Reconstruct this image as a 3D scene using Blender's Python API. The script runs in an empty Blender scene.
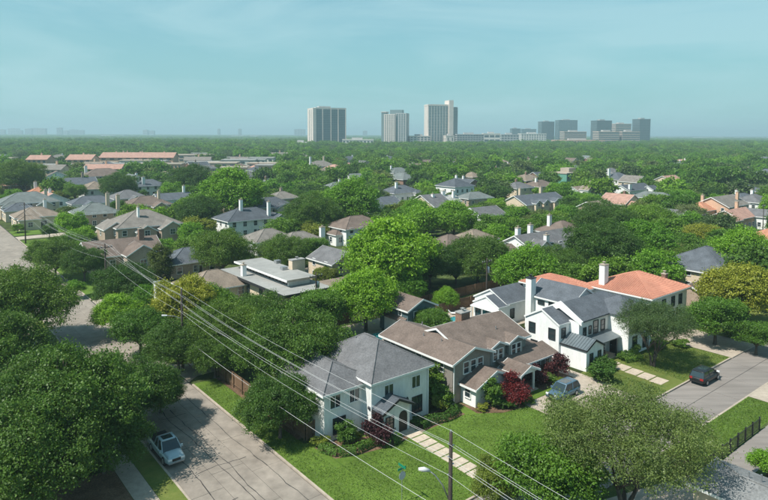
import bpy, math, random
import numpy as np
from mathutils import Vector, Matrix
rad = math.radians
sc = bpy.context.scene
col = sc.collection

# ---------------------------------------------------------------- camera
CAM_H, FPX, PITCH, ROLL, HORIZON = 31.0, 610.0, rad(4), rad(0.2), 134.0     # the photograph is 768 x 500
cam_d = bpy.data.cameras.new('camera'); cam = bpy.data.objects.new('camera', cam_d); col.objects.link(cam)
cam_d.sensor_width = 36; cam_d.lens = 36*FPX/768
CY = HORIZON + FPX*math.tan(PITCH)
cam_d.shift_y = -(250-CY)/768
cam_d.clip_end = 60000; cam_d.clip_start = .5
fw = Vector((0, math.cos(PITCH), -math.sin(PITCH))); rt0 = Vector((1, 0, 0)); up0 = rt0.cross(fw)
rt = rt0*math.cos(ROLL)+up0*math.sin(ROLL); up = up0*math.cos(ROLL)-rt0*math.sin(ROLL)
cam.matrix_world = Matrix(((rt.x, up.x, -fw.x, 0), (rt.y, up.y, -fw.y, 0), (rt.z, up.z, -fw.z, CAM_H), (0, 0, 0, 1)))
sc.camera = cam

# ---------------------------------------------------------------- sky and sun
SUN_DIR = Vector((-.88, -.48, 0)).normalized()*math.cos(rad(54)) + Vector((0, 0, math.sin(rad(54))))
world = bpy.data.worlds.new('World'); sc.world = world; world.use_nodes = True
nt = world.node_tree; N = nt.nodes; L = nt.links
bg = N['Background']; sky = N.new('ShaderNodeTexSky'); sky.sky_type = 'NISHITA'; sky.sun_disc = False
sky.sun_elevation = rad(54); sky.sun_rotation = math.atan2(SUN_DIR.x, SUN_DIR.y)
sky.air_density = 1.0; sky.dust_density = .3; sky.ozone_density = 2.2; sky.altitude = 150
tint = N.new('ShaderNodeMix'); tint.data_type = 'RGBA'; tint.blend_type = 'MULTIPLY'; tint.inputs[0].default_value = 1
tint.inputs[7].default_value = (.78, 1.2, 1.03, 1); L.new(sky.outputs[0], tint.inputs[6])
tc = N.new('ShaderNodeTexCoord'); mp = N.new('ShaderNodeMapping'); mp.inputs['Scale'].default_value = (1.0, 1.6, 5.0)
mp.inputs['Rotation'].default_value = (0, rad(8), rad(20))
L.new(tc.outputs['Generated'], mp.inputs[0])
cn = N.new('ShaderNodeTexNoise'); cn.inputs['Scale'].default_value = 2.2; cn.inputs['Detail'].default_value = 6; cn.inputs['Roughness'].default_value = .55
cn.inputs['Distortion'].default_value = .6; L.new(mp.outputs[0], cn.inputs[0])
cr = N.new('ShaderNodeValToRGB'); cr.color_ramp.elements[0].position = .42; cr.color_ramp.elements[1].position = .62
cr.color_ramp.elements[0].color = (0, 0, 0, 1); cr.color_ramp.elements[1].color = (.46, .46, .46, 1); L.new(cn.outputs[0], cr.inputs[0])
cm = N.new('ShaderNodeMix'); cm.data_type = 'RGBA'; L.new(cr.outputs[0], cm.inputs[0]); pass
cm.inputs[7].default_value = (4.2, 6.3, 6.75, 1)
sp = N.new('ShaderNodeSeparateXYZ'); L.new(tc.outputs['Generated'], sp.inputs[0])                  # dense air low over the plain, all round
hr = N.new('ShaderNodeMapRange'); hr.interpolation_type = 'SMOOTHSTEP'; hr.inputs[1].default_value = 0; hr.inputs[2].default_value = .38; hr.inputs[3].default_value = .88; hr.inputs[4].default_value = 0; L.new(sp.outputs[2], hr.inputs[0])
hmx = N.new('ShaderNodeMix'); hmx.data_type = 'RGBA'; L.new(hr.outputs[0], hmx.inputs[0]); L.new(tint.outputs[2], hmx.inputs[6]); hmx.inputs[7].default_value = (2.45, 4.55, 5.05, 1)
L.new(hmx.outputs[2], cm.inputs[6]); L.new(cm.outputs[2], bg.inputs[0]); bg.inputs[1].default_value = .09
sun_d = bpy.data.lights.new('sun', 'SUN'); sun_d.energy = 4.6; sun_d.angle = rad(.53); sun_d.color = (1, .95, .87)
sun = bpy.data.objects.new('sun', sun_d); col.objects.link(sun); sun.rotation_euler = SUN_DIR.to_track_quat('Z', 'Y').to_euler()
sc.view_settings.view_transform = 'Standard'; sc.view_settings.look = 'None'; sc.view_settings.exposure = .45; sc.view_settings.gamma = 1
sc.render.engine = 'CYCLES'; cy = sc.cycles
cy.use_denoising = True; cy.max_bounces = 6; cy.diffuse_bounces = 3; cy.glossy_bounces = 2; cy.transmission_bounces = 4
cy.volume_bounces = 0; cy.transparent_max_bounces = 4; cy.use_adaptive_sampling = True; cy.adaptive_threshold = .02
HAZE = .00026

# ---------------------------------------------------------------- street grid: local x runs along the cross street (v), local y along the long street (u)
GRID = rad(39)
Vd = Vector((math.cos(GRID), math.sin(GRID), 0)); Ud = Vector((-math.sin(GRID), math.cos(GRID), 0))
def W(v, u, z=0): p = Vd*v+Ud*u; return Vector((p.x, p.y, z))
def G(px, py, z=0):                    # survey helper: where a sight line meets height z
    d = fw*FPX+rt*(px-384)-up*(py-CY); t = (z-CAM_H)/d.z
    return Vector((0, 0, CAM_H))+d*t
def VU(px, py, z=0): w = G(px, py, z); return w.dot(Vd), w.dot(Ud)

# ---------------------------------------------------------------- materials
MATS = {}
def mat(name, c, rough=.8, scale=3., amt=.18, bump=0., bscale=None, spec=.3, metal=0., courses=0., stretch=None, c2=None):
    if name in MATS: return MATS[name]
    m = bpy.data.materials.new(name); m.use_nodes = True; MATS[name] = m
    t = m.node_tree; n = t.nodes; l = t.links; b = n['Principled BSDF']
    b.inputs['Roughness'].default_value = rough; b.inputs['Metallic'].default_value = metal
    b.inputs['Specular IOR Level'].default_value = spec
    co = n.new('ShaderNodeTexCoord'); src = co.outputs['Object']
    if stretch:
        ma = n.new('ShaderNodeMapping'); ma.inputs['Scale'].default_value = stretch; l.new(src, ma.inputs[0]); src = ma.outputs[0]
    nz = n.new('ShaderNodeTexNoise'); nz.inputs['Scale'].default_value = scale; nz.inputs['Detail'].default_value = 5; nz.inputs['Roughness'].default_value = .65
    l.new(src, nz.inputs[0])
    mx = n.new('ShaderNodeMix'); mx.data_type = 'RGBA'
    lo = c2 if c2 else tuple(x*(1-amt) for x in c); hi = c if c2 else tuple(min(1, x*(1+amt)) for x in c)
    rp = n.new('ShaderNodeMapRange'); rp.inputs[1].default_value = .32; rp.inputs[2].default_value = .68; l.new(nz.outputs[0], rp.inputs[0])
    mx.inputs[6].default_value = (*lo, 1); mx.inputs[7].default_value = (*hi, 1); l.new(rp.outputs[0], mx.inputs[0])
    # a second, wide variation so that no surface is even
    n2 = n.new('ShaderNodeTexNoise'); n2.inputs['Scale'].default_value = max(.15, scale*.12); n2.inputs['Detail'].default_value = 3; l.new(co.outputs['Object'], n2.inputs[0])
    m2 = n.new('ShaderNodeMix'); m2.data_type = 'RGBA'; m2.blend_type = 'MULTIPLY'; m2.inputs[0].default_value = 1
    r2 = n.new('ShaderNodeMapRange'); r2.inputs[1].default_value = .3; r2.inputs[2].default_value = .7; r2.inputs[3].default_value = 1-amt*.8; r2.inputs[4].default_value = 1+amt*.5
    l.new(n2.outputs[0], r2.inputs[0]); l.new(mx.outputs[2], m2.inputs[6]); l.new(r2.outputs[0], m2.inputs[7])
    l.new(m2.outputs[2], b.inputs['Base Color'])
    if courses:
        wv = n.new('ShaderNodeTexWave'); wv.bands_direction = 'Z'; wv.wave_profile = 'SAW'; wv.inputs['Scale'].default_value = courses; wv.inputs['Distortion'].default_value = .3
        l.new(co.outputs['Object'], wv.inputs[0])
        bp = n.new('ShaderNodeBump'); bp.inputs['Strength'].default_value = .45; bp.inputs['Distance'].default_value = .03; l.new(wv.outputs[1], bp.inputs['Height']); l.new(bp.outputs[0], b.inputs['Normal'])
    elif bump:
        nb = n.new('ShaderNodeTexNoise'); nb.inputs['Scale'].default_value = bscale or scale*4; nb.inputs['Detail'].default_value = 4; l.new(src, nb.inputs[0])
        bp = n.new('ShaderNodeBump'); bp.inputs['Strength'].default_value = bump; bp.inputs['Distance'].default_value = .05; l.new(nb.outputs[0], bp.inputs['Height']); l.new(bp.outputs[0], b.inputs['Normal'])
    return m
def leafmat(name, c, yel=.25, vary=.35, trans=.36):
    if name in MATS: return MATS[name]
    m = bpy.data.materials.new(name); m.use_nodes = True; MATS[name] = m
    t = m.node_tree; n = t.nodes; l = t.links; n.remove(n['Principled BSDF'])
    at = n.new('ShaderNodeAttribute'); at.attribute_name = 'tone'; oi = n.new('ShaderNodeObjectInfo')
    mx = n.new('ShaderNodeMix'); mx.data_type = 'RGBA'
    mx.inputs[6].default_value = (c[0]*(1-vary), c[1]*(1-vary), c[2]*(1-vary), 1)
    mx.inputs[7].default_value = (min(1, c[0]*(1+vary+yel)), min(1, c[1]*(1+vary)), c[2]*(1+vary*.4), 1)
    l.new(at.outputs['Fac'], mx.inputs[0])
    m2 = n.new('ShaderNodeMix'); m2.data_type = 'RGBA'; m2.blend_type = 'MULTIPLY'; m2.inputs[0].default_value = 1
    rp = n.new('ShaderNodeValToRGB'); rp.color_ramp.elements[0].color = (.66, .78, .80, 1); rp.color_ramp.elements[1].color = (1.32, 1.22, 1.0, 1)
    e = rp.color_ramp.elements.new(.5); e.color = (.95, 1, .95, 1)
    l.new(oi.outputs['Random'], rp.inputs[0]); l.new(mx.outputs[2], m2.inputs[6]); l.new(rp.outputs[0], m2.inputs[7])
    d = n.new('ShaderNodeBsdfDiffuse'); tr = n.new('ShaderNodeBsdfTranslucent'); g = n.new('ShaderNodeBsdfGlossy'); g.inputs['Roughness'].default_value = .5
    g.inputs[0].default_value = (1, 1, 1, 1)
    l.new(m2.outputs[2], d.inputs[0]); l.new(m2.outputs[2], tr.inputs[0])
    a = n.new('ShaderNodeMixShader'); a.inputs[0].default_value = trans; l.new(d.outputs[0], a.inputs[1]); l.new(tr.outputs[0], a.inputs[2])
    b = n.new('ShaderNodeMixShader'); b.inputs[0].default_value = .018; l.new(a.outputs[0], b.inputs[1]); l.new(g.outputs[0], b.inputs[2])
    l.new(b.outputs[0], n['Material Output'].inputs[0])
    return m
def glassmat(name, c, rough=.06):
    if name in MATS: return MATS[name]
    m = bpy.data.materials.new(name); m.use_nodes = True; MATS[name] = m; b = m.node_tree.nodes['Principled BSDF']
    b.inputs['Base Color'].default_value = (*c, 1); b.inputs['Roughness'].default_value = rough; b.inputs['Specular IOR Level'].default_value = .9
    return m
grass = mat('grass', (.128, .198, .036), .95, 2.6, .34, 1.0, 16, spec=.1, c2=(.082, .150, .020))
grass_dry = mat('grass_dry', (.17, .19, .05), .95, .8, .3, .9, 22, spec=.1, c2=(.10, .145, .032))
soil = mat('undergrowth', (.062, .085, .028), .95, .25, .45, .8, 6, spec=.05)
mulch = mat('mulch', (.17, .11, .07), .95, 6, .4, .8, spec=.1)
concrete = mat('street_concrete', (.27, .235, .198), .9, .7, .2, .25, 30)
pale_conc = mat('pale_concrete', (.40, .34, .275), .9, 1.6, .15, .2, 30)
asphalt_r = mat('cross_street_concrete', (.235, .21, .19), .9, .8, .16, .25, 28, stretch=(.12, 1.6, 1))
tar = mat('tar', (.042, .040, .040), .7, 4, .3)
stone = mat('path_stone', (.50, .42, .33), .9, 2.5, .18, .2, 20)
white_brick = mat('white_painted_brick', (.72, .72, .70), .75, 3, .10, .45, 12, stretch=(1, 1, .3))
white_stucco = mat('white_stucco', (.78, .78, .76), .8, 2.5, .08, .2, 20, stretch=(1, 1, .25))
white_trim = mat('white_trim', (.76, .76, .74), .6, 4, .05)
taupe = mat('taupe_siding', (.26, .235, .205), .8, 3, .1, courses=2.4)
sage = mat('grey_green_siding', (.22, .235, .22), .8, 3, .1, courses=2.4)
teal = mat('slate_blue_siding', (.085, .145, .165), .8, 3, .12, courses=2.4)
cream = mat('cream_stucco', (.62, .51, .38), .85, 3, .1, .15, 14)
peach = mat('peach_stucco', (.60, .39, .27), .85, 3, .1, .15, 14)
tan_brick = mat('tan_brick', (.40, .31, .24), .85, 5, .2, .35, 18)
red_brick = mat('brown_brick', (.24, .15, .11), .85, 5, .25, .35, 18)
roofs = {k: mat('roof_'+k, c, .9, 5.5, .26, courses=1.9, spec=.2) for k, c in dict(
    grey=(.145, .145, .15), pale_grey=(.20, .205, .205), slate=(.105, .118, .135), dark=(.085, .097, .112), brown=(.165, .128, .108), tan=(.235, .19, .15), greige=(.20, .182, .162),
    green=(.155, .175, .17), pink=(.40, .24, .19), light=(.36, .36, .34), orange=(.46, .22, .14)).items()}
tile = mat('clay_tile', (.50, .235, .16), .85, 2.2, .25, c2=(.40, .17, .115))
metal_roof = mat('metal_roof', (.16, .19, .205), .42, 2, .08, spec=.5, metal=.35)
flat_roof = mat('flat_membrane', (.30, .30, .285), .85, .8, .12)
glass = glassmat('window_glass', (.025, .04, .045))
dark_frame = mat('dark_frame', (.03, .032, .035), .5, 4, .1)
door_dark = mat('dark_door', (.045, .035, .03), .5, 4, .2)
wood = mat('fence_wood', (.17, .105, .065), .9, 3, .35, stretch=(6, 6, .7))
bark = mat('bark', (.10, .082, .066), .95, 4, .35, .8, 12, stretch=(1, 1, .3))
pole_wood = mat('pole_wood', (.055, .045, .038), .9, 5, .3, stretch=(1, 1, .15))
steel = mat('galvanised_steel', (.42, .43, .44), .45, 3, .1, metal=.7, spec=.5)
wire_m = mat('cable_aluminium', (.60, .60, .60), .5, 3, .1, spec=.5)
pool_water = mat('pool_water', (.06, .36, .40), .06, 1.2, .25, .3, 3, spec=.6)
black_paint = mat('black_paint', (.02, .02, .022), .4, 3, .1, spec=.5)
fade = {}

# ---------------------------------------------------------------- mesh builder
class MB:
    def __init__(s): s.v = []; s.f = []; s.mi = []; s.m = 0
    def add(s, vs, fs):
        o = len(s.v); s.v += [tuple(x) for x in vs]
        for f in fs: s.f.append(tuple(i+o for i in f)); s.mi.append(s.m)
        return s
    def box(s, x0, x1, y0, y1, z0, z1):
        return s.add([(x0, y0, z0), (x1, y0, z0), (x1, y1, z0), (x0, y1, z0), (x0, y0, z1), (x1, y0, z1), (x1, y1, z1), (x0, y1, z1)],
                     [(3, 2, 1, 0), (4, 5, 6, 7), (0, 1, 5, 4), (1, 2, 6, 5), (2, 3, 7, 6), (3, 0, 4, 7)])
    def prism(s, pts, z0, z1):
        n = len(pts); return s.add([(x, y, z0) for x, y in pts]+[(x, y, z1) for x, y in pts],
            [tuple(range(n-1, -1, -1)), tuple(range(n, 2*n))]+[(i, (i+1) % n, n+(i+1) % n, n+i) for i in range(n)])
    def tube(s, pts, rs, n=8, cap=True):
        pts = [Vector(p) for p in pts]; k = len(pts); rs = rs if isinstance(rs, (list, tuple)) else [rs]*k
        o = len(s.v); ref = Vector((0, 0, 1))
        for i, p in enumerate(pts):
            d = (pts[min(i+1, k-1)]-pts[max(i-1, 0)]).normalized()
            a = d.cross(ref if abs(d.z) < .95 else Vector((1, 0, 0))).normalized(); b = d.cross(a)
            for j in range(n):
                t = 2*math.pi*j/n; q = p+(a*math.cos(t)+b*math.sin(t))*rs[i]; s.v.append(tuple(q))
        for i in range(k-1):
            for j in range(n):
                s.f.append((o+i*n+j, o+i*n+(j+1) % n, o+(i+1)*n+(j+1) % n, o+(i+1)*n+j)); s.mi.append(s.m)
        if cap:
            s.f.append(tuple(o+j for j in range(n-1, -1, -1))); s.mi.append(s.m)
            s.f.append(tuple(o+(k-1)*n+j for j in range(n))); s.mi.append(s.m)
        return s
    def mesh(s, name, mats, smooth=False):
        me = bpy.data.meshes.new(name); me.from_pydata(s.v, [], s.f); me.validate()
        for m in (mats if isinstance(mats, (list, tuple)) else [mats]): me.materials.append(m)
        if any(s.mi) and len(me.polygons) == len(s.mi): me.polygons.foreach_set('material_index', s.mi)
        if smooth: me.polygons.foreach_set('use_smooth', [True]*len(me.polygons))
        return me
    def build(s, name, mats, parent=None, smooth=False, **kw):
        return link(name, s.mesh(name, mats, smooth), parent, **kw)
def link(name, me, parent=None, label=None, cat=None, group=None, kind=None, loc=None, rz=None):
    o = bpy.data.objects.new(name, me); col.objects.link(o)
    if parent: o.parent = parent
    if loc is not None: o.location = loc
    if rz is not None: o.rotation_euler = (0, 0, rz)
    tag(o, label, cat, group, kind); return o
def tag(o, label=None, cat=None, group=None, kind=None):
    for k, x in (('label', label), ('category', cat), ('group', group), ('kind', kind)):
        if x: o[k] = x
def thing(name, label, cat, loc, rz=GRID, group=None): return link(name, None, None, label, cat, group, None, loc, rz)
def copy_tree(o, parent=None):
    c = o.copy(); col.objects.link(c); c.parent = parent
    for ch in o.children: copy_tree(ch, c)
    return c
def vu_sheet(name, pts, z0, z1, m, parent=None, kind='structure', **kw):   # a slab given in street-grid coordinates
    b = MB(); q = [(W(v, u).x, W(v, u).y) for v, u in pts]; b.prism(q, z0, z1)
    return b.build(name, m, parent, kind=kind if not parent else None, **kw)
def rect(v0, v1, u0, u1): return [(v0, u0), (v1, u0), (v1, u1), (v0, u1)]

# ---------------------------------------------------------------- ground, streets, blocks
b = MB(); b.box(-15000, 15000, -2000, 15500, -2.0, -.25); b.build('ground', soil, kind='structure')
def block(name, v0, v1, u0, u1, cut=None):
    pts = rect(v0, v1, u0, u1)
    if cut:                                            # rounded street corner at (v0, u0)
        r = cut; pts = [(v0+r-r*math.cos(a), u0+r-r*math.sin(a)) for a in [i*math.pi/16 for i in range(9)]][::-1]
        pts = [(v0+r-r*math.sin(t), u0+r-r*math.cos(t)) for t in [math.pi/2*i/8 for i in range(8, -1, -1)]]+[(v1, u0), (v1, u1), (v0, u1)]
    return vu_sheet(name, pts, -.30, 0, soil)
block('house_block', 28, 260, 34.2, 114, 4.5)
block('house_block', 28, 260, 121, 203)
block('house_block', -160, 18.5, -40, 114)
block('house_block', -160, 18.5, 121, 203)
block('house_block', 29, 240, -60, 27.6)
rng = random.Random(5)
road = vu_sheet('road', rect(18.5, 28.0, -30, 330), -.24, -.135, tar)
cols3 = [(18.55, 21.62), (21.65, 24.76), (24.79, 27.8)]
u = 28.0; 
while u < 124:
    for k, (a, c) in enumerate(cols3):
        du = (0, 2.6, .8)[k]; ln = 7.0
        bb = MB(); bb.prism([(W(x, y).x, W(x, y).y) for x, y in rect(a, c, u+du, u+du+ln-.028)], -.2, -.115+rng.uniform(-.004, .004)); bb.build('concrete_slab', concrete, road)
    u += 7.0
vu_sheet('road_surface', rect(18.6, 27.75, 127, 330), -.2, -.118, concrete, road)
for s0 in (20.1, 22.6, 23.5, 26.2):              # sealed cracks wander along the street
    pts = []; v = s0; u = 30+rng.uniform(0, 6)
    end = u+rng.uniform(30, 60)
    while u < end:
        pts.append((v, u)); u += rng.uniform(.6, 1.5); v += rng.uniform(-.13, .13)+(s0-v)*.15
    bb = MB()
    for i in range(len(pts)-1):
        (v0, u0), (v1, u1) = pts[i], pts[i+1]; w = .02+.025*rng.random()
        bb.add([W(v0-w, u0, -.104), W(v0+w, u0, -.104), W(v1+w, u1+.03, -.104), W(v1-w, u1+.03, -.104)], [(0, 1, 2, 3)])
    bb.build('crack_seal', tar, road)
for k in range(9):
    u = 34+k*6.1+rng.uniform(-1, 1); v = 18.8+rng.uniform(0, 4); e = v+rng.uniform(2.5, 4.5); bb = MB()
    while v < e:
        dv = rng.uniform(.4, .9); du = rng.uniform(-.16, .16); bb.add([W(v, u-.035, -.1035), W(v+dv, u+du-.035, -.1035), W(v+dv, u+du+.035, -.1035), W(v, u+.035, -.1035)], [(0, 1, 2, 3)]); v += dv; u += du
    bb.build('crack_seal', tar, road)
xroad = vu_sheet('cross_street', rect(28.0, 260, 27.6, 34.2), -.245, -.14, tar)
v = 28.6
while v < 122:
    for a, c in ((27.8, 30.9), (30.96, 34.0)):
        bb = MB(); bb.prism([(W(x, y).x, W(x, y).y) for x, y in rect(v, v+5.94, a, c)], -.2, -.118+rng.uniform(-.003, .003)); bb.build('concrete_slab', asphalt_r, xroad)
    v += 6
vu_sheet('road_surface', rect(122.1, 260, 27.8, 34.0), -.2, -.12, asphalt_r, xroad)
vu_sheet('far_cross_street', rect(28, 260, 114, 121), -.245, -.14, pale_conc)
vu_sheet('far_cross_street', rect(-160, 260, 203, 210), -.245, -.14, pale_conc)
def kerb(pts): 
    vu_sheet('kerb', pts, -.3, .03, pale_conc)
kerb(rect(27.86, 28.06, 39, 72)); kerb(rect(27.86, 28.06, 80.5, 114)); kerb(rect(18.42, 18.62, 20, 112)); kerb(rect(27.86, 28.06, 121, 203)); kerb(rect(18.42, 18.62, 121, 203))
kerb(rect(32.6, 60.5, 34.06, 34.26)); kerb(rect(68, 90, 34.06, 34.26)); kerb(rect(99, 140, 34.06, 34.26)); kerb(rect(55, 140, 27.5, 27.7))
c_pts = [(28+4.5-r*math.sin(t), 34.2+4.5-r*math.cos(t)) for r, ts in ((4.64, range(0, 9)), (4.42, range(8, -1, -1))) for t in [math.pi/2*i/8 for i in ts]]
kerb(c_pts)
# lawns and beds
lawn = lambda pts, m=grass, z=.014: vu_sheet('lawn', pts, -.12, z, m)
lawn([(28.06, 39), (29.2, 36.4), (31, 34.9), (32.6, 34.26), (59.8, 34.26), (59.8, 39.4), (55.4, 39.6), (55.4, 43.9), (52, 46.5), (47, 47.2), (40, 49), (34, 49.6), (31, 51), (31, 72), (28.06, 72)])
lawn(rect(57.2, 63.3, 42.9, 45.6)); lawn([(68, 34.26), (90, 34.26), (90, 43.5), (78, 44.6), (68, 44)], grass_dry)
lawn(rect(16.6, 18.42, 30, 112), grass_dry); lawn(rect(4, 14.8, 30, 58), mulch)
lawn(rect(58, 78, 23.6, 27.5)); lawn(rect(28.06, 36, 81, 104)); lawn(rect(28.06, 40, 104, 113.5), grass); lawn(rect(28.06, 42, 122, 200)); lawn(rect(99, 150, 35, 44), grass_dry); lawn(rect(80, 120, 19, 27.5))
vu_sheet('pavement', rect(14.85, 16.55, 30, 112), -.1, .02, pale_conc)
vu_sheet('soil_strip', rect(30.95, 32.6, 52, 72), -.1, .03, mulch)
# alley and drives
vu_sheet('alley', [(27.9, 73), (29.5, 74.2), (140, 74.5), (140, 79), (29.5, 79), (27.9, 80.3)], -.1, .018, pale_conc)
vu_sheet('driveway', rect(60.3, 67.8, 34.0, 39.4), -.1, .02, pale_conc); vu_sheet('driveway', rect(63.5, 68.6, 39.4, 50), -.1, .021, pale_conc)
vu_sheet('driveway', rect(55.5, 63.5, 39.6, 42.8), -.1, .019, pale_conc)
vu_sheet('driveway', rect(90.2, 98.8, 34.0, 48), -.1, .02, pale_conc); vu_sheet('driveway', rect(28.5, 46, 95.5, 100), -.1, .02, pale_conc)
vu_sheet('patio', rect(60, 82, 62, 74.3), -.1, .022, pale_conc)
vu_sheet('driveway', [(44, 15), (58, 15), (58, 23.4), (44, 27.5)], -.1, .02, pale_conc); vu_sheet('driveway', rect(78.2, 84, 10, 27.5), -.1, .02, pale_conc)
vu_sheet('driveway', rect(58.2, 78, 20.5, 23.3), -.1, .021, asphalt_r)
vu_sheet('far_lawn', rect(28, 46, 210.5, 222), -.2, .02, grass)
def path(name, label, slabs, m, group=None):
    t = thing(name, label, 'path', W(*slabs[0][:2]))
    o = slabs[0]
    for v, u, lv, lu in slabs:
        bb = MB(); bb.box(v-o[0]-lv/2, v-o[0]+lv/2, u-o[1]-lu/2, u-o[1]+lu/2, -.1, .045+rng.uniform(-.006, .006)); bb.build('paving_slab', m, t)
path('stepping_path', 'stone slab path crossing the lawn from the grey roofed corner house', [(41.0-.05*k, 46.6-k*1.12, 1.75, .96) for k in range(11)], stone)
path('stepping_path', 'pale slab path from the white modern house to the kerb', [(75.4, 45.4, 2.2, 2.0)]+[(75-.18*k, 43.4-k*1.75, 2.1, 1.55) for k in range(5)], stone)
path('front_walk', 'narrow pale front walk of the brown roofed house', [(56.3, 45.9-k*1.3, 1.2, 1.25) for k in range(6)], pale_conc)
path('front_walk', 'pale walk edging the flower bed of the brown roofed house', [(57.8+k*1.3, 46.3, 1.25, 1.0) for k in range(5)], pale_conc)

# ---------------------------------------------------------------- houses
OUT = {'x-': (-1, 0), 'x+': (1, 0), 'y-': (0, -1), 'y+': (0, 1)}
class House:
    def __init__(s, name, label, v0, u0, dr=0, cat='house', group=None, loc=None):
        s.o = (v0, u0); s.root = thing(name, label, cat, W(v0, u0) if loc is None else loc, GRID+dr, group)
    def X(s, v): return v-s.o[0]
    def Y(s, u): return u-s.o[1]
    def part(s, name, m, mt, parent=None, label=None): return m.build(name, mt, parent or s.root, label=label)
    def box(s, name, v0, v1, u0, u1, z0, z1, mt, parent=None):
        return s.part(name, MB().box(s.X(v0), s.X(v1), s.Y(u0), s.Y(u1), z0, z1), mt, parent)
    def walls(s, v0, v1, u0, u1, ze, mt, z0=-.1, gable=None, pitch=.5):
        x0, x1, y0, y1 = s.X(v0), s.X(v1), s.Y(u0), s.Y(u1); m = MB().box(x0, x1, y0, y1, z0, ze)
        if gable == 'x':
            yc = (y0+y1)/2; zr = ze+pitch*(y1-y0)/2-.02
            m.add([(x0, y0, ze), (x0, y1, ze), (x0, yc, zr), (x1, y0, ze), (x1, y1, ze), (x1, yc, zr)], [(1, 0, 2), (3, 4, 5), (0, 3, 5, 2), (4, 1, 2, 5)])
        if gable == 'y':
            xc = (x0+x1)/2; zr = ze+pitch*(x1-x0)/2-.02
            m.add([(x0, y0, ze), (x1, y0, ze), (xc, y0, zr), (x0, y1, ze), (x1, y1, ze), (xc, y1, zr)], [(0, 1, 2), (4, 3, 5), (3, 0, 2, 5), (1, 4, 5, 2)])
        return s.part('wall', m, mt)
    def gable(s, v0, v1, u0, u1, ze, axis, pitch, ov, wm, rm, trim=None, t=.16, z0=-.1, rake=None):
        rake = ov if rake is None else rake
        s.walls(v0, v1, u0, u1, ze, wm, z0, axis, pitch)
        x0, x1, y0, y1 = s.X(v0), s.X(v1), s.Y(u0), s.Y(u1)
        if axis == 'x': f = lambda a, c, z: (a, c, z); a0, a1, c0, c1 = x0-rake, x1+rake, y0, y1
        else: f = lambda a, c, z: (c, a, z); a0, a1, c0, c1 = y0-rake, y1+rake, x0, x1
        cc = (c0+c1)/2; zr = ze+pitch*(c1-c0)/2; zl = ze-pitch*ov
        sec = [(c0-ov, zl), (cc, zr), (c1+ov, zl), (c1+ov, zl+t), (cc, zr+t), (c0-ov, zl+t)]
        m = MB(); m.add([f(a, c, z+.003) for a in (a0, a1) for c, z in sec],
            [(0, 1, 4, 5), (1, 2, 3, 4), (11, 10, 7, 6), (10, 9, 8, 7), (5, 4, 10, 11), (4, 3, 9, 10), (0, 6, 7, 1), (1, 7, 8, 2), (0, 5, 11, 6), (2, 8, 9, 3)])
        r = s.part('roof', m, rm)
        if trim:
            m = MB(); w = .05
            for c, sg in ((c0-ov, -1), (c1+ov, 1)):
                p, q = sorted((c, c+sg*w)); lo = [f(a0, p, zl-.06), f(a1, q, zl+t+.01)]
                m.box(min(lo[0][0], lo[1][0]), max(lo[0][0], lo[1][0]), min(lo[0][1], lo[1][1]), max(lo[0][1], lo[1][1]), zl-.06, zl+t+.012)
            for a, sg in ((a0, -1), (a1, 1)):
                for (ca, za), (cb, zb) in (((c0-ov, zl), (cc, zr)), ((cc, zr), (c1+ov, zl))):
                    m.add([f(aa, c_, z_) for aa in (a, a+sg*w) for c_, z_ in ((ca, za-.08), (cb, zb-.08), (cb, zb+t+.02), (ca, za+t+.02))],
                          [(0, 1, 2, 3), (7, 6, 5, 4), (0, 4, 5, 1), (3, 2, 6, 7), (1, 5, 6, 2), (0, 3, 7, 4)])
            s.part('fascia', m, trim, r)
        return r
    def hip(s, v0, v1, u0, u1, ze, pitch, ov, wm, rm, trim=None, t=.18, z0=-.1, walls=True):
        if walls: s.walls(v0, v1, u0, u1, ze+.05, wm, z0)
        x0, x1, y0, y1 = s.X(v0)-ov, s.X(v1)+ov, s.Y(u0)-ov, s.Y(u1)+ov; w, d = x1-x0, y1-y0; hw = min(w, d)/2; zr = ze+t+hw*pitch
        base = [(x0, y0), (x1, y0), (x1, y1), (x0, y1)]
        rg = [((x0+x1)/2, y0+hw), ((x0+x1)/2, y1-hw)] if d > w else [(x0+hw, (y0+y1)/2), (x1-hw, (y0+y1)/2)]
        m = MB(); vs = [(x, y, ze) for x, y in base]+[(x, y, ze+t) for x, y in base]+[(x, y, zr) for x, y in rg]
        sl = [(4, 5, 8), (5, 6, 9, 8), (6, 7, 9), (7, 4, 8, 9)] if d > w else [(4, 5, 9, 8), (5, 6, 9), (6, 7, 8, 9), (7, 4, 8)]
        m.add(vs, [(3, 2, 1, 0), (0, 1, 5, 4), (1, 2, 6, 5), (2, 3, 7, 6), (3, 0, 4, 7)]+sl)
        r = s.part('roof', m, rm); m = MB(); cs = [vs[4], vs[5], vs[6], vs[7]]; ra, rb = vs[8], vs[9]
        for q, e in zip(cs, (ra, ra, rb, rb) if d > w else (ra, rb, rb, ra)): m.tube([q, e], .09, 5)
        if (Vector(ra)-Vector(rb)).length > .2: m.tube([ra, rb], .1, 5)
        s.part('ridge_cap', m, rm, r)
        if trim:
            m = MB()
            m.box(x0-.04, x1+.04, y0-.05, y0-.003, ze-.07, ze+t-.03); m.box(x0-.04, x1+.04, y1+.003, y1+.05, ze-.07, ze+t-.03)
            m.box(x0-.05, x0-.003, y0, y1, ze-.07, ze+t-.03); m.box(x1+.003, x1+.05, y0, y1, ze-.07, ze+t-.03); s.part('fascia', m, trim, r)
        return r
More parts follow.
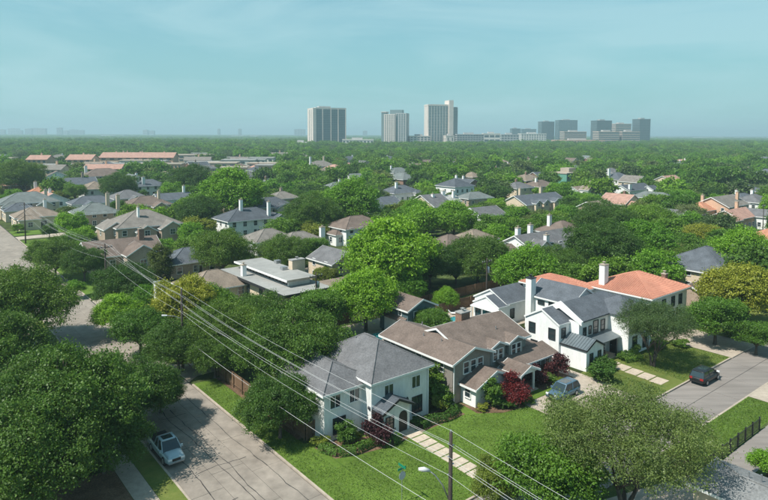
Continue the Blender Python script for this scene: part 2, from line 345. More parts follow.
    def shed(s, v0, v1, u0, u1, z_lo, z_hi, rm, hi='y+', t=.14, name='roof', trim=None):
        x0, x1, y0, y1 = s.X(v0), s.X(v1), s.Y(u0), s.Y(u1); zz = {'y+': (z_lo, z_lo, z_hi, z_hi), 'y-': (z_hi, z_hi, z_lo, z_lo), 'x+': (z_lo, z_hi, z_hi, z_lo), 'x-': (z_hi, z_lo, z_lo, z_hi)}[hi]
        p = [(x0, y0), (x1, y0), (x1, y1), (x0, y1)]
        m = MB(); m.add([(*q, z) for q, z in zip(p, zz)]+[(*q, z+t) for q, z in zip(p, zz)], [(3, 2, 1, 0), (4, 5, 6, 7), (0, 1, 5, 4), (1, 2, 6, 5), (2, 3, 7, 6), (3, 0, 4, 7)])
        r = s.part(name, m, rm)
        if trim and hi == 'y+': s.part('fascia', MB().box(x0-.04, x1+.04, y0-.05, y0-.003, z_lo-.06, z_lo+t-.01), trim, r)
        return r
    def opening(s, name, face, c, a, z, w, h, fm=None, mull=1, bars=1, fill=None, sill=True, fw_=.09, depth=.09):
        fm = fm or white_trim; fill = fill or glass; dx, dy = OUT[face]
        c = s.X(c) if dx else s.Y(c); a = s.Y(a) if dx else s.X(a)
        def bx(m, a0, a1, z0, z1, d0, d1):
            p, q = sorted((c+(dx+dy)*d0, c+(dx+dy)*d1))
            if dx: m.box(p, q, a0, a1, z0, z1)
            else: m.box(a0, a1, p, q, z0, z1)
        m = MB(); a0, a1, z0, z1 = a-w/2, a+w/2, z, z+h
        bx(m, a0-fw_, a0, z0-fw_, z1+fw_, -.05, depth); bx(m, a1, a1+fw_, z0-fw_, z1+fw_, -.05, depth)
        bx(m, a0, a1, z1, z1+fw_, -.05, depth-.003); bx(m, a0-(.06 if sill else 0), a1+(.06 if sill else 0), z0-fw_, z0, -.05, depth+(.05 if sill else -.002))
        for i in range(1, mull+1):
            x = a0+(a1-a0)*i/(mull+1); bx(m, x-.025, x+.025, z0, z1, .0, depth-.02)
        for i in range(1, bars+1):
            x = z0+(z1-z0)*i/(bars+1); bx(m, a0, a1, x-.025, x+.025, .0, depth-.024)
        o = s.part(name, m, fm)
        m = MB(); bx(m, a0-.01, a1+.01, z0-.01, z1+.01, -.04, .03); s.part('pane' if fill is glass else 'leaf', m, fill, o)
        return o
    def win(s, face, c, a, z, w=1.0, h=1.4, fm=None, mull=0, bars=1): return s.opening('window', face, c, a, z, w, h, fm, mull, bars)
    def door(s, face, c, a, w=1.0, h=2.1, fm=None, fill=None):
        o = s.opening('door', face, c, a, .12, w, h, fm, 0, 0, fill or door_dark, sill=False)
        dx, dy = OUT[face]; cx, ay = (s.X(c), s.Y(a)) if dx else (s.X(a), s.Y(c)); hx, hy = cx+dx*.06+abs(dy)*w*.35, ay+dy*.06+abs(dx)*w*.35
        s.part('handle', MB().box(hx-.04, hx+.04, hy-.04, hy+.04, 1.05, 1.2), steel, o); return o
    def chimney(s, v, u, z0, z1, w=.9, d=.7, mt=None, cap=None, pots=0):
        m = MB(); x, y = s.X(v), s.Y(u); m.box(x-w/2, x+w/2, y-d/2, y+d/2, z0, z1); o = s.part('chimney', m, mt or tan_brick)
        m = MB(); m.box(x-w/2-.08, x+w/2+.08, y-d/2-.08, y+d/2+.08, z1+.003, z1+.14)
        m.tube([(x, y, z1+.14), (x, y, z1+.5)], .13, 8); m.box(x-.25, x+.25, y-.25, y+.25, z1+.5, z1+.56); s.part('chimney_cap', m, cap or pale_conc, o)
        return o
    def posts(s, pts, z0, z1, r=.09, mt=None):
        for v, u in pts: s.part('post', MB().box(s.X(v)-r, s.X(v)+r, s.Y(u)-r, s.Y(u)+r, z0, z1), mt or white_trim)
    def vents(s, pts):
        for v, u, z in pts: s.part('vent_pipe', MB().tube([(s.X(v), s.Y(u), z-.4), (s.X(v), s.Y(u), z+.35)], .07, 8), steel)
    def ridge_cap(s, p, q, rm, r=.11):
        s.part('ridge_cap', MB().tube([(s.X(p[0]), s.Y(p[1]), p[2]), (s.X(q[0]), s.Y(q[1]), q[2])], r, 6), rm)

# --- A: the white corner house with grey hip roof
h = House('white_brick_house', 'white painted brick corner house with grey hip roof and dark entry gable', 32.5, 48)
h.hip(37.4, 45.3, 48.0, 58.5, 5.5, .58, .45, white_brick, roofs['grey'], white_trim)
h.hip(32.6, 38.6, 49.6, 59.5, 5.0, .5, .4, white_brick, roofs['grey'], white_trim)
h.hip(38.5, 46.2, 57.0, 65.5, 3.6, .5, .4, white_brick, roofs['grey'], white_trim)
for a in (39.6, 43.4): h.win('y-', 48.0, a, 3.55, 1.15, 1.25, None, 1, 0)
h.win('y-', 48.0, 43.6, .75, 1.3, 1.7, dark_frame, 2, 1); h.win('y-', 49.6, 33.9, 3.4, 1.2, 1.25, None, 1, 0); h.win('y-', 49.6, 36.3, 3.4, 1.2, 1.25, None, 1, 0)
h.win('y-', 49.6, 34.4, .7, 1.4, 1.5, dark_frame, 2, 1)
for a, z in ((52, 3.4), (55, 3.4), (58, 3.4), (52.4, .8), (57, .8)): h.win('x-', 32.2, a, z, 1.0, 1.3)
for a in (50.5, 54): h.win('x+', 45.3, a, 3.5, 1.0, 1.3); h.win('x+', 45.3, a, .8, 1.0, 1.5)
# entry: dark bracketed hood, arched porch recess, door, lantern
def arch(hh, face_u, v, w, hgt, z0=.1):
    m = MB(); x, y = hh.X(v), hh.Y(face_u); pts = [(x-w/2, z0), (x+w/2, z0)]+[(x+w/2*math.cos(t), hgt-w/2+w/2*math.sin(t)) for t in [math.pi*i/10 for i in range(11)]]
    n = len(pts); m.add([(a, y-.04, z) for a, z in pts]+[(a, y+.05, z) for a, z in pts], [tuple(range(n))]+[(i, n+i, n+(i+1) % n, (i+1) % n) for i in range(n)])
    return hh.part('arched_doorway', m, door_dark)
h.gable(37.7, 41.3, 46.6, 48.1, 2.9, 'y', .5, .4, white_brick, roofs['dark'], dark_frame, rake=.45); arch(h, 46.6, 40.4, 1.1, 2.3); h.win('y-', 46.6, 38.6, .8, .9, 1.3, dark_frame, 1, 1)
h.part('lantern', MB().tube([(h.X(42.1), h.Y(47.85), 2.35), (h.X(42.1), h.Y(47.85), 2.7), (h.X(42.1), h.Y(47.85), 2.85)], [.1, .14, .03], 6), black_paint)
h.box('entry_step', 39.7, 41.4, 45.9, 46.55, -.1, .14, stone)
h.box('downspout', 37.2, 37.32, 47.86, 47.96, 0, 5.3, white_trim); h.box('downspout', 45.1, 45.22, 47.86, 47.96, 0, 5.3, white_trim)
h.vents([(40.5, 55, 7.6), (35, 56, 6.9)])
h.ridge_cap((41.35, 52.5, 8.28), (41.35, 54.1, 8.28), roofs['grey'])

# --- B: two-storey house with brown shingle roof
h = House('brown_roof_house', 'two storey grey siding house with brown shingle roof and front porch gable', 49, 48.5)
h.gable(49.0, 55.4, 47.9, 60.4, 4.9, 'y', .36, .5, taupe, roofs['brown'], white_trim)
h.gable(52.4, 63.6, 49.0, 58.4, 4.9, 'x', .40, .5, sage, roofs['brown'], white_trim)
for v in (57.4, 60.9):                                                              # front wall gables breaking the eave
    h.gable(v-1.35, v+1.35, 48.4, 51.5, 4.9, 'y', .40, .3, sage, roofs['brown'], white_trim)
for a in (51.2, 52.4, 53.6): h.win('y-', 47.9, a, 3.2, .85, 1.3)
for a in (56.9, 57.9, 60.4, 61.4): h.win('y-', 48.4, a, 3.2, .75, 1.3)
for a in (49.8, 53.6, 58.5): h.win('x-', 49.0, a, 3.4, .9, 1.0)
for a in (51.5, 56.8): h.win('x-', 49.0, a, .8, 1.1, 1.4)
for a in (51.5, 55): h.win('x+', 63.6, a, 3.2, .9, 1.3)
h.gable(50.4, 56.6, 45.6, 48.0, 2.35, 'y', .40, .45, white_stucco, roofs['brown'], white_trim)
h.win('y-', 45.6, 53.6, .7, 1.5, 1.3, None, 1, 1); h.win('x-', 50.4, 46.8, .9, .8, 1.2)
h.shed(56.9, 67.0, 46.2, 48.9, 2.45, 3.3, roofs['brown'], 'y+', trim=white_trim)
h.walls(60.4, 66.6, 47.0, 49.2, 2.55, sage)
for a in (61.8, 62.75, 63.7): h.win('y-', 47.0, a, .5, .75, 1.75, None, 0, 2)
h.win('y-', 47.0, 65.6, .8, .8, 1.4); h.walls(63.6, 66.6, 49.2, 53, 2.75, sage); h.shed(63.6, 67.0, 48.9, 53.4, 2.8, 3.3, roofs['brown'], 'x-')
h.gable(56.9, 60.0, 44.5, 47.3, 2.6, 'y', .42, .35, white_trim, roofs['brown'], white_trim, z0=2.4)
h.posts([(57.2, 44.7), (59.7, 44.7)], .05, 2.45, .1); h.box('porch_floor', 56.8, 60.3, 44.4, 48.3, -.1, .13, stone)
h.door('y-', 49.0, 58.5, 1.1, 2.15, white_trim, door_dark)
h.chimney(57.6, 54.6, 5.5, 7.7, 1.6, 1.1, red_brick, flat_roof); h.vents([(51.2, 52, 5.9), (51, 55, 5.8), (54, 58.5, 5.8), (60, 51, 5.9)])
h.box('downspout', 49.1, 49.2, 47.78, 47.88, 0, 4.7, white_trim)

# --- C: white modern farmhouse with slate-grey roofs
def half_hip(hh, v0, v1, u0, u1, ze, pitch, ov, rm, t=.18):          # gable end at v0, hipped end at v1, ridge along v
    x0, x1, y0, y1 = hh.X(v0), hh.X(v1)+ov, hh.Y(u0)-ov, hh.Y(u1)+ov; hw = (y1-y0)/2; zr = ze+t+hw*pitch; yc = (y0+y1)/2
    return hh.part('roof', MB().add([(x0, y0, ze), (x1, y0, ze), (x1, y1, ze), (x0, y1, ze), (x0, y0, ze+t), (x1, y0, ze+t), (x1, y1, ze+t), (x0, y1, ze+t), (x0, yc, zr), (x1-hw, yc, zr)],
        [(3, 2, 1, 0), (0, 1, 5, 4), (1, 2, 6, 5), (2, 3, 7, 6), (0, 4, 8, 7, 3), (4, 5, 9, 8), (5, 6, 9), (6, 7, 8, 9)]), rm)
h = House('white_modern_house', 'white modern farmhouse with slate grey gables and metal roofed garage', 69, 46)
h.gable(69.2, 72.2, 47.8, 53.4, 5.3, 'x', .55, .12, white_stucco, roofs['slate'], white_trim)
h.walls(71.6, 85.6, 46.3, 52.7, 5.55, white_stucco); half_hip(h, 71.9, 85.8, 46.3, 52.7, 5.5, .56, .25, roofs['slate'])
m = MB(); x, y0, y1, y2 = h.X(71.75), h.Y(45.9), h.Y(49.5), h.Y(53.1)               # raised white parapet between the two roofs
m.add([(x+d, y, z) for d in (-.2, .2) for y, z in ((y0, 5.2), (y1, 6.9), (y2, 5.2), (y2, 5.75), (y1, 7.85), (y0, 5.75))], [(0, 1, 4, 5), (1, 2, 3, 4), (11, 10, 7, 6), (10, 9, 8, 7), (5, 4, 10, 11), (4, 3, 9, 10), (0, 5, 11, 6), (2, 8, 9, 3), (0, 6, 7, 1), (1, 7, 8, 2)]); h.part('parapet', m, white_stucco)
h.hip(78.9, 85.3, 43.2, 50.2, 5.52, .56, .22, white_stucco, roofs['slate'])
h.win('x-', 69.2, 52.2, 3.4, .95, 1.25, dark_frame); h.win('x-', 69.2, 48.9, 3.2, .95, 1.35, dark_frame); h.win('x-', 69.2, 51.8, .8, 1.0, 1.4, dark_frame)
h.win('y-', 47.8, 70.2, 3.5, .8, 1.2, dark_frame)
h.win('y-', 46.3, 72.9, 3.6, .6, 1.0, dark_frame); h.win('y-', 46.3, 75.6, 3.4, 1.1, 1.7, dark_frame); h.win('y-', 46.3, 77.4, 3.5, .9, 1.4, dark_frame); h.win('y-', 46.3, 74.2, 3.6, .5, 1.0, dark_frame)
for a in (80.6, 83.4): h.win('y-', 43.2, a, 3.3, 1.0, 1.5, dark_frame); h.win('y-', 43.2, a, .6, 1.0, 2.0, dark_frame)
h.door('x-', 78.9, 45.4, .9, 2.2, dark_frame, door_dark)
h.gable(69.6, 73.6, 43.8, 48.9, 2.8, 'y', .5, .12, white_stucco, metal_roof, dark_frame)
for k in range(11):                                                                  # standing seams
    y = h.Y(43.85+k*.42)
    for sg in (-1, 1):
        x0, x1 = (h.X(69.5), h.X(71.6)) if sg < 0 else (h.X(73.7), h.X(71.6)); z0, z1 = 2.75+.17, 3.8+.17
        h.part('standing_seam', MB().add([(x0, y-.02, z0), (x1, y-.02, z1), (x1, y+.02, z1), (x0, y+.02, z0), (x0, y-.02, z0+.06), (x1, y-.02, z1+.06), (x1, y+.02, z1+.06), (x0, y+.02, z0+.06)],
               [(4, 5, 6, 7), (0, 1, 5, 4), (2, 3, 7, 6), (0, 4, 7, 3), (1, 2, 6, 5)]), metal_roof)
h.win('y-', 43.8, 70.7, .9, .6, 1.3, dark_frame); h.win('y-', 43.8, 72.6, .9, .6, 1.3, dark_frame)
h.shed(73.7, 78.7, 44.2, 46.3, 2.7, 3.25, metal_roof, 'y+', .1, 'porch_roof'); h.posts([(77.9, 44.4)], 0, 2.75, .09, dark_frame); h.door('y-', 46.3, 76.4, 1.1, 2.2, dark_frame, door_dark); h.win('y-', 46.3, 74.8, .9, 1.0, 1.5, dark_frame)
h.box('porch_floor', 73.7, 78.6, 44.3, 46.25, -.1, .13, stone)
# rear wing of C
h.gable(79.6, 86.6, 52.9, 60.8, 5.2, 'y', .55, .3, white_stucco, roofs['slate'], white_trim); h.chimney(79.2, 60.2, 0, 8.0, 1.2, 1.1, white_stucco, dark_frame)
h.win('x-', 79.6, 58.4, 4.1, 1.1, .5, dark_frame, 0, 0); h.win('x-', 79.6, 56.4, 3.2, 1.0, 1.5, dark_frame); h.win('x-', 79.6, 54.4, 3.2, 1.0, 1.5, dark_frame)

# --- E: white single-storey pool house behind
h = House('white_pool_house', 'low white gabled house with slate roof beside the pool terrace', 75.5, 66)
h.gable(75.0, 77.4, 63.2, 68.6, 3.1, 'x', .5, .12, white_stucco, roofs['slate'], white_trim); h.gable(77.2, 91, 63.4, 70.4, 3.25, 'x', .52, .15, white_stucco, roofs['slate'], white_trim)
h.win('x-', 75.0, 67.6, .9, .9, 1.4, dark_frame); h.door('x-', 75.0, 66.3, .9, 2.1, dark_frame, glass); h.door('x-', 75.0, 65.3, .9, 2.1, dark_frame, glass); h.win('x-', 75.0, 64.1, .9, .7, 1.4, dark_frame)
h.shed(74.1, 74.98, 63.1, 68.6, 2.5, 2.7, white_trim, 'x+', .1, 'pergola'); h.posts([(74.2, 63.3), (74.2, 66), (74.2, 68.4)], 0, 2.55, .06)
for a in (78.6,): h.win('y-', 63.4, a, .8, .9, 1.5, dark_frame)
h.gable(87.2, 91.5, 59.6, 63.6, 3.0, 'y', .5, .15, white_stucco, roofs['slate'], white_trim); h.win('y-', 59.6, 89.3, .8, 1.0, 1.4, dark_frame)

# --- teal garage by the alley
h = House('slate_blue_garage', 'slate blue garage apartment with brown gabled roof by the alley', 60.5, 70)
h.gable(60.0, 65.6, 68.2, 75.0, 4.3, 'y', .45, .4, teal, roofs['brown'], white_trim)
h.win('y-', 68.2, 61.6, 2.6, .8, 1.3); h.win('y-', 68.2, 64.2, 2.6, .8, 1.3); h.win('y-', 68.2, 62.8, .7, .9, 1.3)
h.box('garage_door', 59.93, 59.99, 69.0, 73.8, 0, 2.3, white_trim); h.shed(59.2, 60.0, 68.4, 74.8, 2.5, 2.9, roofs['brown'], 'x+'); h.win('x-', 60, 70, 3.2, .7, .8); h.win('x-', 60, 73, 3.2, .7, .8)

# --- D: long house under red clay tiles
h = House('tile_roof_house', 'pale house under a wide hipped red clay tile roof', 84, 46)
def tiled(hh, v0, v1, u0, u1, ze, pitch, ov):
    r = hh.hip(v0, v1, u0, u1, ze, pitch, ov, white_stucco, tile, white_trim)
    x0, x1, y0, y1 = hh.X(v0)-ov, hh.X(v1)+ov, hh.Y(u0)-ov, hh.Y(u1)+ov; hw = min(x1-x0, y1-y0)/2; zb = ze+.18
    m = MB(); st = .34                                                               # barrel rows run down every slope
    def rib(p, q):
        p, q = Vector(p), Vector(q); k = max(1, int((q-p).length/.42)); jit = rng.uniform(0, .3); o = len(m.v)
        d = (q-p); sd = d.cross(Vector((0, 0, 1))).normalized()*.12
        for i in range(k):
            a, c = p+d*(i/k), p+d*((i+1)/k); h1, h2 = .14, .07                        # each tile laps the next one down
            m.add([a-sd, a+Vector((0, 0, h1)), a+sd, c-sd, c+Vector((0, 0, h2)), c+sd], [(0, 3, 4, 1), (1, 4, 5, 2), (0, 1, 2)])
    for sx in (0, 1):
        y = y0+st/2
        while y < y1: 
            t = min(y-y0, y1-y, hw); e = (x0 if sx == 0 else x1); s_ = 1 if sx == 0 else -1
            if x1-x0 < y1-y0 or t < hw+1: rib((e, y, zb), (e+s_*t, y, zb+t*pitch))
            y += st
        x = x0+st/2
        while x < x1:
            t = min(x-x0, x1-x, hw); e = (y0 if sx == 0 else y1); s_ = 1 if sx == 0 else -1
            rib((x, e, zb), (x, e+s_*t, zb+t*pitch)); x += st
    o = m.build('clay_tiles', tile, r); o['kind'] = 'stuff'
tiled(h, 90.3, 102.3, 46.0, 57.0, 5.7, .40, .5); tiled(h, 84.6, 91.0, 56.0, 66.0, 5.4, .40, .5)
h.chimney(91.2, 54.6, 0, 9.5, 1.2, 1.0, white_stucco, pale_conc); h.chimney(101.6, 49.5, 5, 7.4, .8, .7, red_brick, pale_conc)
for a in (91.5, 94.5, 97.5, 100): h.win('y-', 46.0, a, 3.4, 1.0, 1.5, dark_frame, 1, 1); h.win('y-', 46.0, a, .8, 1.0, 1.6, dark_frame, 1, 1)
for a in (48, 51, 54.5): h.win('x-', 90.3, a, 3.4, .9, 1.4, dark_frame); h.win('x+', 102.3, a, 3.4, .9, 1.4, dark_frame)
h.win('y-', 46, 98.8+.2, .8, .5, 2.0, dark_frame)

# --- flat-roofed modern house
h = House('flat_roof_house', 'cream modern house with stepped flat grey roofs and clerestory strip', 51, 89)
h.walls(51.2, 59, 89.4, 113, 3.6, cream); h.box('roof', 50.2, 59.9, 88.4, 114, 3.62, 3.95, flat_roof); h.box('fascia', 50.13, 50.19, 88.3, 114.1, 3.5, 3.98, dark_frame); h.box('fascia', 50.2, 59.9, 88.32, 88.39, 3.5, 3.98, dark_frame)
h.walls(54.0, 58.4, 93.5, 112.5, 5.0, white_stucco, z0=3.9)
for k in range(14): h.win('x-', 54.0, 94.5+k*1.3, 4.2, 1.0, .5, dark_frame, 0, 0)
h.box('roof', 53.1, 59.2, 92.5, 113.4, 5.02, 5.3, flat_roof); h.box('fascia', 53.03, 53.09, 92.4, 113.5, 4.95, 5.32, white_trim); h.box('fascia', 53.1, 59.2, 92.42, 92.49, 4.95, 5.32, pale_conc)
h.chimney(59.6, 100.0, 3, 7.0, 2.8, 1.4, cream, flat_roof)
h.win('y-', 89.4, 55.3, 1.3, 1.1, 1.3, dark_frame); h.win('x-', 51.2, 95.5, .9, 1.0, 2.0, dark_frame); h.win('x-', 51.2, 103.5, .9, 1.0, 2.0, dark_frame); h.win('x-', 51.2, 98.5, .9, 1.0, 2.0, dark_frame)
for k in range(2): h.part('roof_unit', MB().box(h.X(56.5+k*2), h.X(57.6+k*2), h.Y(100+k*6), h.Y(101+k*6), 5.3, 5.9), steel)
h.box('carport_roof', 61.5, 70.5, 89.5, 97, 2.7, 2.95, roofs['tan']); h.posts([(61.8, 89.8), (70.2, 89.8), (70.2, 96.6), (61.8, 96.6)], 0, 2.7, .1); h.walls(64, 70, 93, 96.4, 2.65, cream)  # shade on the carport roof is put into its darker brown-grey colour
h.box('terrace_roof', 56, 61.3, 84.6, 88.3, 2.5, 2.7, roofs['tan']); h.posts([(56.3, 84.9), (61, 84.9)], 0, 2.5, .1)

# ---------------------------------------------------------------- houses further back
FOOT = []                                             # footprints (x, y, radius) kept free of filler trees
def foot(x, y, r): FOOT.append((x, y, r))
for v, u, r in ((38, 54, 11), (56, 52, 11), (75, 50, 9), (84, 58, 8), (95, 52, 10), (82, 67, 9), (63, 71, 6), (56, 100, 13), (69, 91, 7), (70, 68, 8)): p = W(v, u); foot(p.x, p.y, r)
def gen(label, px, py, w, d, eave, kind, roof, wall, chim=(), dr=0, wing=None, name='house', cat='house', pitch=.5, fm=None, dormers=0):
    zr = eave+pitch*min(w, d)/2
    p = G(px, py, zr); r = roofs[roof] if isinstance(roof, str) else roof
    h = House(name, label, 0, 0, rad(dr), cat, None, Vector((p.x, p.y, 0)))
    foot(p.x, p.y, .5*max(w, d)+1)
    x0, x1, y0, y1 = -w/2, w/2, -d/2, d/2
    if kind == 'hip': h.hip(x0, x1, y0, y1, eave, pitch, .5, wall, r, white_trim)
    else: h.gable(x0, x1, y0, y1, eave, kind, pitch, .4, wall, r, white_trim)
    if wing:                                          # (side, width, depth, eave, kind): smaller volumes set against the main one
        for (a0, a1, c0, c1, e, k) in wing:
            if k == 'hip': h.hip(a0, a1, c0, c1, e, pitch, .35, wall, r, white_trim)
            else: h.gable(a0, a1, c0, c1, e, k, pitch+.1, .3, wall, r, white_trim)
            z = 3.4 if e > 4.5 else 1.0
            h.win('y-', c0, (a0+a1)/2, z, 1.3, 1.4, fm, 1, 1); h.win('x-', a0, (c0+c1)/2, z, 1.0, 1.3, fm)
    for fl in ([1.0, 3.6] if eave > 4.5 else [1.0]):
        n = max(2, int(w/3.2))
        for i in range(n): h.win('y-', y0, x0+w*(i+.5)/n, fl, 1.1, 1.4, fm, 1 if i % 2 else 0, 1)
        n = max(2, int(d/3.6))
        for i in range(n): h.win('x-', x0, y0+d*(i+.5)/n, fl, 1.0, 1.3, fm); h.win('x+', x1, y0+d*(i+.5)/n, fl, 1.0, 1.3, fm)
    h.door('y-', y0, x0+w*.5+.9, 1.0, 2.1)
    for c in chim: h.chimney(c[0], c[1], eave-1, c[2], c[4] if len(c) > 4 else 1.0, .9, c[3], pale_conc)
    h.vents([(x0+w*.35, y0+d*.6, zr-.7), (x0+w*.6, y0+d*.65, zr-.7)])
    return h
